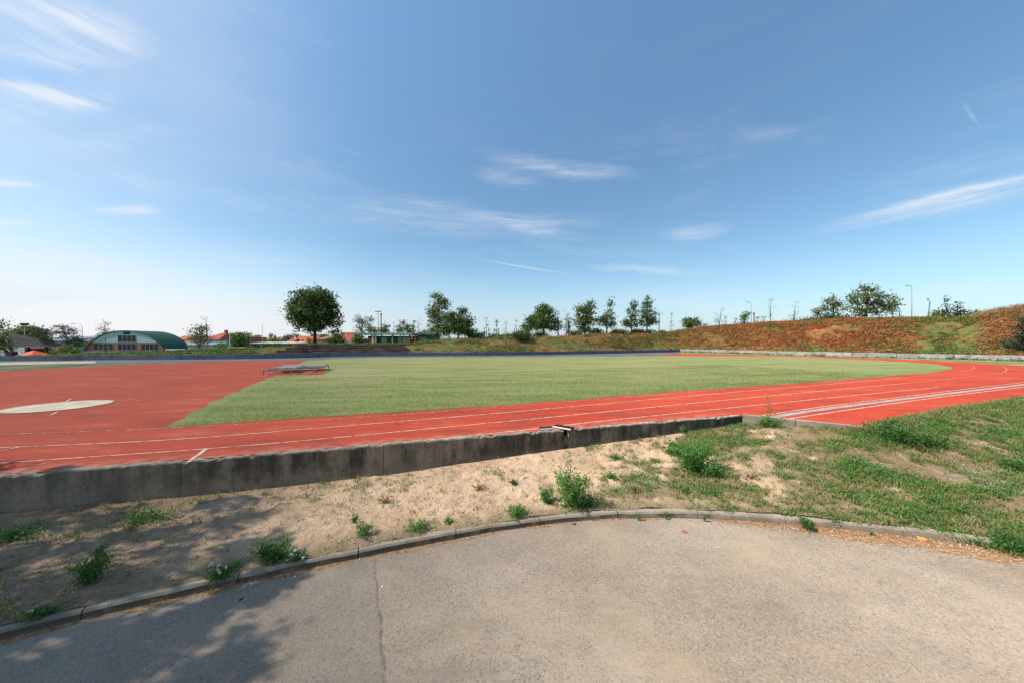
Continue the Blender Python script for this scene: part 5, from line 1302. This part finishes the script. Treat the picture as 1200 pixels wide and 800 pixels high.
# low wall and parked things in front of the cream house
def lowwall(label, px0, px1, pt, Y, mat, zb=ZG):
    x0, x1 = at(px0, Y), at(px1, Y); t = thing('fence', label, 'fence', ((x0 + x1) / 2, Y, zb)); n = max(2, int((x1 - x0) / 2.4)); h = zz(pt, Y) - zb
    for k in range(n):
        a0 = x0 + (x1 - x0) * k / n - t.location.x; a1 = x0 + (x1 - x0) * (k + 1) / n - t.location.x
        MB().bx(a0 + .07, a1 - .05, -.03, .03, .05, h).build('panel', M[mat], t)
        MB().bx(a0 - .05, a0 + .065, -.06, .06, 0, h + .06).build('post', M['galv'], t)
    return t
lowwall('pale grey-blue board fence along the front of the arched hall', 96, 194, 411.2, 66, 'tealroof')
lowwall('low pale fence on the grassy berm right of the dense bush', 266, 289, 406.4, 60, 'cream')
lowwall('light rail fence at the foot of the green hall roof', 194, 222, 408.6, 68, 'whitepaint')

# arched hall
HY = 80.0; HL = 6.4
hx0, hx1 = at(100, HY), at(193.4, HY); hcx = (hx0 + hx1) / 2; hw = (hx1 - hx0) / 2
t = thing('arched_hall', 'sports hall with a dark green barrel roof, teal gable and red brick base', 'hall', (hcx, HY, ZG))
zap = zz(388, HY) - ZG; zsp = zz(411, HY) - ZG
def arch(x): # height of the roof line
    f = abs(x) / hw; return zsp + (zap - zsp) * (1 - f ** 2.35) ** .78
zbk = zz(401.2, HY) - ZG
xs = np.linspace(-hw, hw, 49)
xb = [x for x in xs if arch(x) >= zbk]; xlim = max(xb)
xin = np.linspace(-xlim, xlim, 41)
gab = [(-xlim, zbk + .004)] + [(xlim, zbk + .004)] + [(x, max(arch(x) - .02, zbk + .01)) for x in xin[::-1]]
MB().prism(gab, 0, .3).build('gable_wall', M['teal'], t)
br = [(-hw, 0), (hw, 0)] + [(x, max(.01, min(arch(x) - .03, zbk))) for x in xs[::-1]]
MB().prism(br, 0, .3).build('brick_base', M['brick'], t)
out_ = [(x * 1.012, arch(x) + .14) for x in xs]; inn = [(x, arch(x)) for x in xs]
pr = [(-hw * 1.012, 0)] + out_ + [(hw * 1.012, 0), (hw, 0)] + inn[::-1] + [(-hw, 0)]
m = MB(); n = len(pr)
m.add([(x, -.25, z) for x, z in pr] + [(x, HL, z) for x, z in pr], [(i, (i + 1) % n, (i + 1) % n + n, i + n) for i in range(n)])
half = n // 2
for i in range(half - 1 + (n % 2)):
    a, c_ = i, n - 1 - i; a2, c2 = i + 1, n - 2 - i
    if a2 >= c2: break
    m.add([(pr[q][0], -.25, pr[q][1]) for q in (a, a2, c2, c_)], [(0, 1, 2, 3)]); m.add([(pr[q][0], HL, pr[q][1]) for q in (a, a2, c2, c_)], [(3, 2, 1, 0)])
m.build('roof', M['hallroof'], t)
MB().prism([(x * .99, arch(x) - .05) for x in xs] + [(hw * .99, 0), (-hw * .99, 0)], HL - .3, HL - .05).build('back_wall', M['brick'], t)
for (a, c_, d_, e_, n) in ((110, 132.5, 402.7, 409.8, 4), (138.2, 159.4, 402.7, 409.8, 4), (165.6, 185.4, 402.7, 409.8, 4), (138.4, 159.4, 393.2, 400.4, 4)):
    win(at(a, HY) - hcx, at(c_, HY) - hcx, 0, zz(e_, HY) - ZG, zz(d_, HY) - ZG, t, n, 'tealroof')
MB().bx(at(144.6, HY) - hcx, at(152.4, HY) - hcx, -.06, -.004, zz(391.8, HY) - ZG, zz(388.9, HY) - ZG).build('vent_panel', M['blackplastic'], t)

# pavilion
PY = 68.0; pz = 2.1
px0, px1 = at(418, PY), at(511, PY); pcx = (px0 + px1) / 2
t = thing('pavilion', 'long low green pavilion with a mint roof edge and cream doors', 'pavilion', (pcx, PY, pz))
def pr_(a): return at(a, PY) - pcx
zr0, zr1 = zz(392.4, PY) - pz, zz(390.4, PY) - pz
MB().bx(pr_(417.5), pr_(486), -1.6, 4.6, zr0 + .05, zr1).build('roof', M['hallroof'], t)
MB().bx(pr_(417.5), pr_(486), -1.68, -1.605, zr0 + .08, zr1 + .04).build('fascia', M['mintfascia'], t)
MB().bx(pr_(486.2), pr_(511.5), -.7, 4.6, zz(393.4, PY) - pz, zz(391.6, PY) - pz).build('lower_roof', M['hallroof'], t)
MB().bx(pr_(431), pr_(510.5), 0, 4.2, 0, zz(393.6, PY) - pz - .01).build('wall', M['greenwall'], t)
for (a, c_) in ((447, 453.6), (466.3, 470.2), (471.2, 479.3), (491.8, 499)):
    o = MB().bx(pr_(a), pr_(c_), -.06, -.004, .02, zz(394.9, PY) - pz).build('door', M['cream'], t)
    MB().bx(pr_(c_) - .22, pr_(c_) - .16, -.10, -.062, .9, 1.15).build('handle', M['darksteel'], o)
for a, mt in ((420, 'mintfascia'), (440.2, 'whitepaint'), (443.6, 'galv'), (462.8, 'stone'), (482.3, 'brick'), (485.2, 'cream'), (489, 'brick')):
    MB().bx(pr_(a) - .13, pr_(a) + .13, -1.5, -1.24, 0, zr0 + .05).build('post', M[mt], t)
# boards under the canopy
for (a, c_, d_, mt, lab) in ((427.5, 431.5, 398, 'signred', 'red notice board standing under the left end of the pavilion canopy'), (432, 435.6, 396, 'orangepaint', 'orange notice board standing under the left end of the pavilion canopy'), (436, 438, 398, 'whitepaint', 'white notice board beside the orange one under the pavilion canopy')):
    x0, x1 = at(a, 67), at(c_, 67); q = thing('notice_board', lab, 'board', ((x0 + x1) / 2, 67, pz)); hw_ = (x1 - x0) / 2
    MB().bx(-hw_, hw_, -.03, .03, .25, zz(d_, 67) - pz).build('panel', M[mt], q)
    MB().bx(-hw_ + .02, -hw_ + .07, -.03, .03, 0, .245).build('leg', M['darksteel'], q); MB().bx(hw_ - .07, hw_ - .02, -.03, .03, 0, .245).build('leg', M['darksteel'], q)
for px, lab in ((491, 'dark bin at the right doors of the pavilion'), (483.3, 'dark bin between the pavilion posts')):
    q = thing('waste_bin', lab, 'bin', (at(px, 66.5), 66.6, pz)); MB().box(0, 0, .42, .5, .5, .8, 0, 1.12).build('body', M['blackplastic'], q); MB().box(0, 0, .86, .6, .6, .07).build('lid', M['blackplastic'], q)

# gazebo with dark shingles
GY = 56.0
t = thing('gazebo', 'dark shingled pyramid roof gazebo at the left edge', 'gazebo', (at(13, GY), GY, ZG))
hw = 36 * GY / F; ze = zz(406.6, GY) - ZG; za = zz(390, GY) - ZG
m = MB(); L_ = 6
for k in range(L_):
    r0 = hw * (1 - k / L_) + .12; r1 = hw * (1 - (k + 1) / L_) + .04; z0 = ze + (za - ze) * k / L_; z1 = ze + (za - ze) * (k + 1) / L_
    m.add([(-r0, -r0 * .8, z0), (r0, -r0 * .8, z0), (r0, r0 * .8, z0), (-r0, r0 * .8, z0), (-r1, -r1 * .8, z1), (r1, -r1 * .8, z1), (r1, r1 * .8, z1), (-r1, r1 * .8, z1)], [(3, 2, 1, 0), (4, 5, 6, 7), (0, 1, 5, 4), (1, 2, 6, 5), (2, 3, 7, 6), (3, 0, 4, 7)])
m.build('roof', M['shingle'], t)
MB().bx(-hw * .96, hw * .96, -hw * .78, -hw * .78 + .12, ze - .35, ze - .01).build('fascia', M['darkred'], t)
for sx in (-.9, -.3, .3, .9):
    MB().bx(sx * hw - .12, sx * hw + .12, -hw * .74, -hw * .74 + .24, 0, ze - .36).build('post', M['darkbark'], t)
    MB().bx(sx * hw - .12, sx * hw + .12, hw * .6, hw * .6 + .24, 0, ze - .02).build('post', M['darkbark'], t)
# dark red canopy shed beside it
shed('dark red low shed between the gazebo and the pines', 29, 62, 407, 408.6, 62, 3, 'darkred', 'darkred', .2)
# orange party tent
TY = 45.0
t = thing('party_tent', 'bright orange pointed party tent in front of the gazebo', 'tent', (at(40, TY), TY, ZG))
hw = 15.5 * TY / F; ze = zz(417.6, TY) - ZG; za = zz(410.2, TY) - ZG; m = MB(); N_ = 8
pts = []
for k in range(N_ + 1):
    f = k / N_; r = hw * (1 - f) ** 1.0; z = ze + (za - ze) * (f ** 1.25)
    pts.append([(-r, -r, z), (r, -r, z), (r, r, z), (-r, r, z)])
vs = [q for r in pts for q in r]; m.add(vs, [(k * 4 + i, k * 4 + (i + 1) % 4, (k + 1) * 4 + (i + 1) % 4, (k + 1) * 4 + i) for k in range(N_) for i in range(4)])
m.add([(-hw, -hw, ze - .22), (hw, -hw, ze - .22), (hw, hw, ze - .22), (-hw, hw, ze - .22), (-hw, -hw, ze - .003), (hw, -hw, ze - .003), (hw, hw, ze - .003), (-hw, hw, ze - .003)], [(0, 1, 5, 4), (1, 2, 6, 5), (2, 3, 7, 6), (3, 0, 4, 7)])
m.build('canopy', M['orangecloth'], t)
for sx in (-1, 1):
    for sy in (-1, 1): MB().tube([(sx * hw * .96, sy * hw * .96, 0), (sx * hw * .96, sy * hw * .96, ze - .05)], .03, 6).build('leg', M['galv'], t)
# white teardrop flag
FY = 43.5
t = thing('beach_flag', 'white teardrop flag with grey print left of the orange tent', 'flag', (at(24.5, FY), FY, ZG))
k = FY / F; prof = []
zb_ = zz(420, FY) - ZG
for a in np.linspace(0, 1, 15): prof.append((-3.2 * k, zb_ + (zz(409.5, FY) - ZG - zb_) * a))
for a in np.linspace(math.pi, 0, 14): prof.append((.6 * k + 3.8 * k * math.cos(a), zz(409.8, FY) - ZG + 2.6 * k * math.sin(a)))
for a in np.linspace(0, 1, 10): prof.append(((4.2 - 5.6 * a) * k, zz(411, FY) - ZG + (zb_ - zz(411, FY) + ZG) * a))
MB().prism(prof, -.012, .012).build('cloth', M['whitecloth'], t)
for (a, c_, d_, e_) in ((-.8, 2.8, 409.4, 410.6), (.0, 2.0, 412.2, 413.6), (-1.5, .2, 415.5, 416.6)):
    MB().bx(a * k, c_ * k, -.018, -.0125, zz(e_, FY) - ZG, zz(d_, FY) - ZG).build('print', M['greyprint'], t)
MB().tube([(-3.35 * k, 0, 0), (-3.4 * k, 0, zb_ + 1.0)], .025, 6).build('pole', M['darksteel'], t)
# vehicles
def van(name, label, px, pt, Y, L_, H_, W_, body, rz, zg, cat='van'):
    t = thing(name, label, cat, (at(px, Y), Y, zg), rz)
    def pz_(x, z): return (x * L_ / 2, z * H_)
    prof = [pz_(*q) for q in ((-.98, .18), (.97, .18), (1.0, .3), (.98, .5), (.72, .56), (.5, .93), (.4, 1.0), (-.9, 1.0), (-.98, .9), (-1.0, .4))]
    MB().prism(prof, -W_ / 2, W_ / 2).build('body', M[body], t, bevel=.05)
    for s in (-1, 1):
        for (a, c_) in ((-.85, -.42), (-.38, .02), (.06, .42)):
            MB().bx(a * L_ / 2, c_ * L_ / 2, s * (W_ / 2 + .002), s * (W_ / 2 + .012), H_ * .6, H_ * .88).build('window', M['glass'], t)
    MB().add([(*(lambda q: (q[0] + .02, -W_ * .42, q[1] + .02))(pz_(.70, .6)),), (*(lambda q: (q[0] + .02, W_ * .42, q[1] + .02))(pz_(.70, .6)),), (*(lambda q: (q[0] + .02, W_ * .42, q[1] + .02))(pz_(.52, .9)),), (*(lambda q: (q[0] + .02, -W_ * .42, q[1] + .02))(pz_(.52, .9)),)], [(0, 1, 2, 3)]).build('windscreen', M['glass'], t)
    for x_ in (-.62, .62):
        for s in (-1, 1):
            w_ = MB().tube([(x_ * L_ / 2, s * (W_ / 2 - .18), .33), (x_ * L_ / 2, s * (W_ / 2 + .012), .33)], .33, 18).build('wheel', M['rubber'], t)
            MB().tube([(x_ * L_ / 2, s * (W_ / 2 + .013), .33), (x_ * L_ / 2, s * (W_ / 2 + .022), .33)], .19, 14).build('rim', M['galv'], w_)
    for s in (-1, 1): MB().bx(L_ * .495, L_ * .502, s * W_ * .3 - .14, s * W_ * .3 + .14, H_ * .34, H_ * .44).build('headlight', M['whitepaint'], t)
    return t
Y = 46.5
van('parked_van', 'white parked van half hidden beside the gazebo at the left edge', 3, 414.2, Y, 3.8, zz(414.3, Y) + 0.35, 1.7, 'whitepaint', math.radians(8), -.35)
q = thing('waste_bin', 'tall black bin between the white van and the teardrop flag', 'bin', (at(15.5, 44), 44, -.3)); hh = zz(411.5, 44) + .3
MB().box(0, 0, hh * .46, .75, .7, hh * .92, 0, 1.08).build('body', M['blackplastic'], q); MB().box(0, .03, hh * .95, .85, .8, hh * .07).build('lid', M['blackplastic'], q)
for s in (-.3, .3): MB().tube([(s - .04, .36, .12), (s + .04, .36, .12)], .12, 10).build('wheel', M['rubber'], q)
Yv = yb(901, 4.5); zt_ = zz(376.6, Yv)
van('parked_van', 'orange van of which only the roof shows over the rusty bank', 901.5, 0, Yv, 2.6, 1.9, 1.6, 'orangepaint', .05, zt_ - 1.9)

# ------------------------------------------------------------------ poles and lamps
def lamp(label, px, ptop, Y, zb_, arm, droop=.0, mat='galv', r=.042, group='street lamps'):
    t = thing('street_lamp', label, 'street lamp', (at(px, Y), Y, zb_), 0, group)
    h = zz(ptop, Y) - zb_; a = arm * Y / F; c_ = min(.9, abs(a) * .5) * (1 if a > 0 else -1)
    pts = [(0, 0, 0), (0, 0, h * .5), (0, 0, h - abs(c_))] + [(c_ * (1 - math.cos(u)), 0, h - abs(c_) + abs(c_) * math.sin(u)) for u in np.linspace(.3, 1.57, 5)] + [(a, 0, h + droop)]
    MB().tube(pts, [r * 1.3, r, r * .8] + [r * .6] * 6, 8).build('pole', M[mat], t, smooth=True)
    s = 1 if a > 0 else -1
    MB().box(a + s * .25, 0, h + droop - .01, .62, .22, .11, 0, .8).build('lamp_head', M['galv'], t)
lamp('grey street lamp with a long arm to the left beside the pines', 96.3, 379.4, 58, ZG, -10, 0)
Yl = yb(1067, 3); lamp('tall street lamp on the rusty bank right of the biggest tree', 1068.5, 335.5, Yl, emb_z(1067, Yl), -3.2, .08)
Yl = yb(880, 4); lamp('smaller street lamp behind the rusty bank near the small dark tree', 880.5, 354.5, Yl, emb_z(880, Yl), -3.5, .05)
def pole(label, px, pt, Y, zb_, r, mat, head=None, lean=0.0, cat='pole', name='pole'):
    t = thing(name, label, cat, (at(px, Y), Y, zb_)); h = zz(pt, Y) - zb_
    MB().tube([(0, 0, 0), (lean * h * .5, 0, h * .5), (lean * h, 0, h)], [r * 1.15, r, r * .85], 8).build('shaft', M[mat], t)
    if head == 'flat': MB().box(0, 0, h + .06, 1.3, .5, .14).build('lamp_head', M['darksteel'], t)
    elif head == 'flood':
        for s in (-1, 1): MB().box(s * .42, -.05, h + .12, .62, .4, .42, 0, .9).build('lamp_head', M['blackplastic'], t)
        MB().box(0, 0, h - .1, 1.2, .1, .08).build('cross_arm', M['darksteel'], t)
    elif head: MB().tube([(0, 0, h), (0, 0, h + .35)], [r * 1.7, r * 1.2], 8).build('cap', M[head], t)
pole('thin green mast with a flat lamp on top behind the pavilion', 443.2, 365.4, 76, 1.5, .07, 'galv', 'flat', name='lamp_mast', cat='mast')
pole('stout brown mast right of the thin flat-topped mast', 446.6, 369, 78, 1.5, .13, 'redwood', 'darkred', name='mast', cat='mast')
pole('slim grey pole over the middle of the pavilion roof', 461.5, 378.5, 76, 1.5, .06, 'galv', 'galv')
pole('floodlight mast with two dark lamp boxes over the tree behind the gazebo', 29, 380.6, 70, ZG, .08, 'galv', 'flood', name='floodlight_mast', cat='mast')
pole('pale post on the berm left of the dense green bush', 269.4, 392.5, 60, ZG, .07, 'whitepaint', 'galv')
pole('thin pole right of the dense green bush', 294, 396, 80, ZG, .06, 'galv', 'galv')
pole('very thin tall pole over the white shed roof', 307.5, 383, 90, ZG, .05, 'galv', 'galv')
Yp = yb(772, 1.5); pole('dark bare post right of the touching pair of dark trees', 772.4, 369.5, Yp, emb_z(772, Yp), .075, 'darkbark', 'darksteel')
Yp = yb(883, 1.5); pole('reddish brown post beside the smaller street lamp', 883.6, 368.5, Yp, emb_z(883, Yp), .11, 'redwood', 'redwood')
Yp = yb(1089, 3); pole('thin leaning pole left of the bluish spire conifer', 1087.5, 352.5, Yp, emb_z(1089, Yp), .05, 'darksteel', 'darksteel', .1)
# green mesh fence before the white shed
t = thing('mesh_fence', 'green wire mesh fence right of the dense green bush', 'fence', (at(306, 58), 58, .6))
x0, x1 = at(287, 58) - t.location.x, at(345, 58) - t.location.x; h = zz(401.6, 58) - .6
for k in range(9): 
    xx = x0 + (x1 - x0) * k / 8; MB().tube([(xx, 0, -1.8), (xx, 0, h)], .035, 6).build('post', M['greenwall'], t)
m = MB()
for k in range(1, 7): m.tube([(x0, 0, h * k / 7 * .98), (x1, 0, h * k / 7 * .98)], .012, 4)
m.build('wire_mesh', M['greenwall'], t)
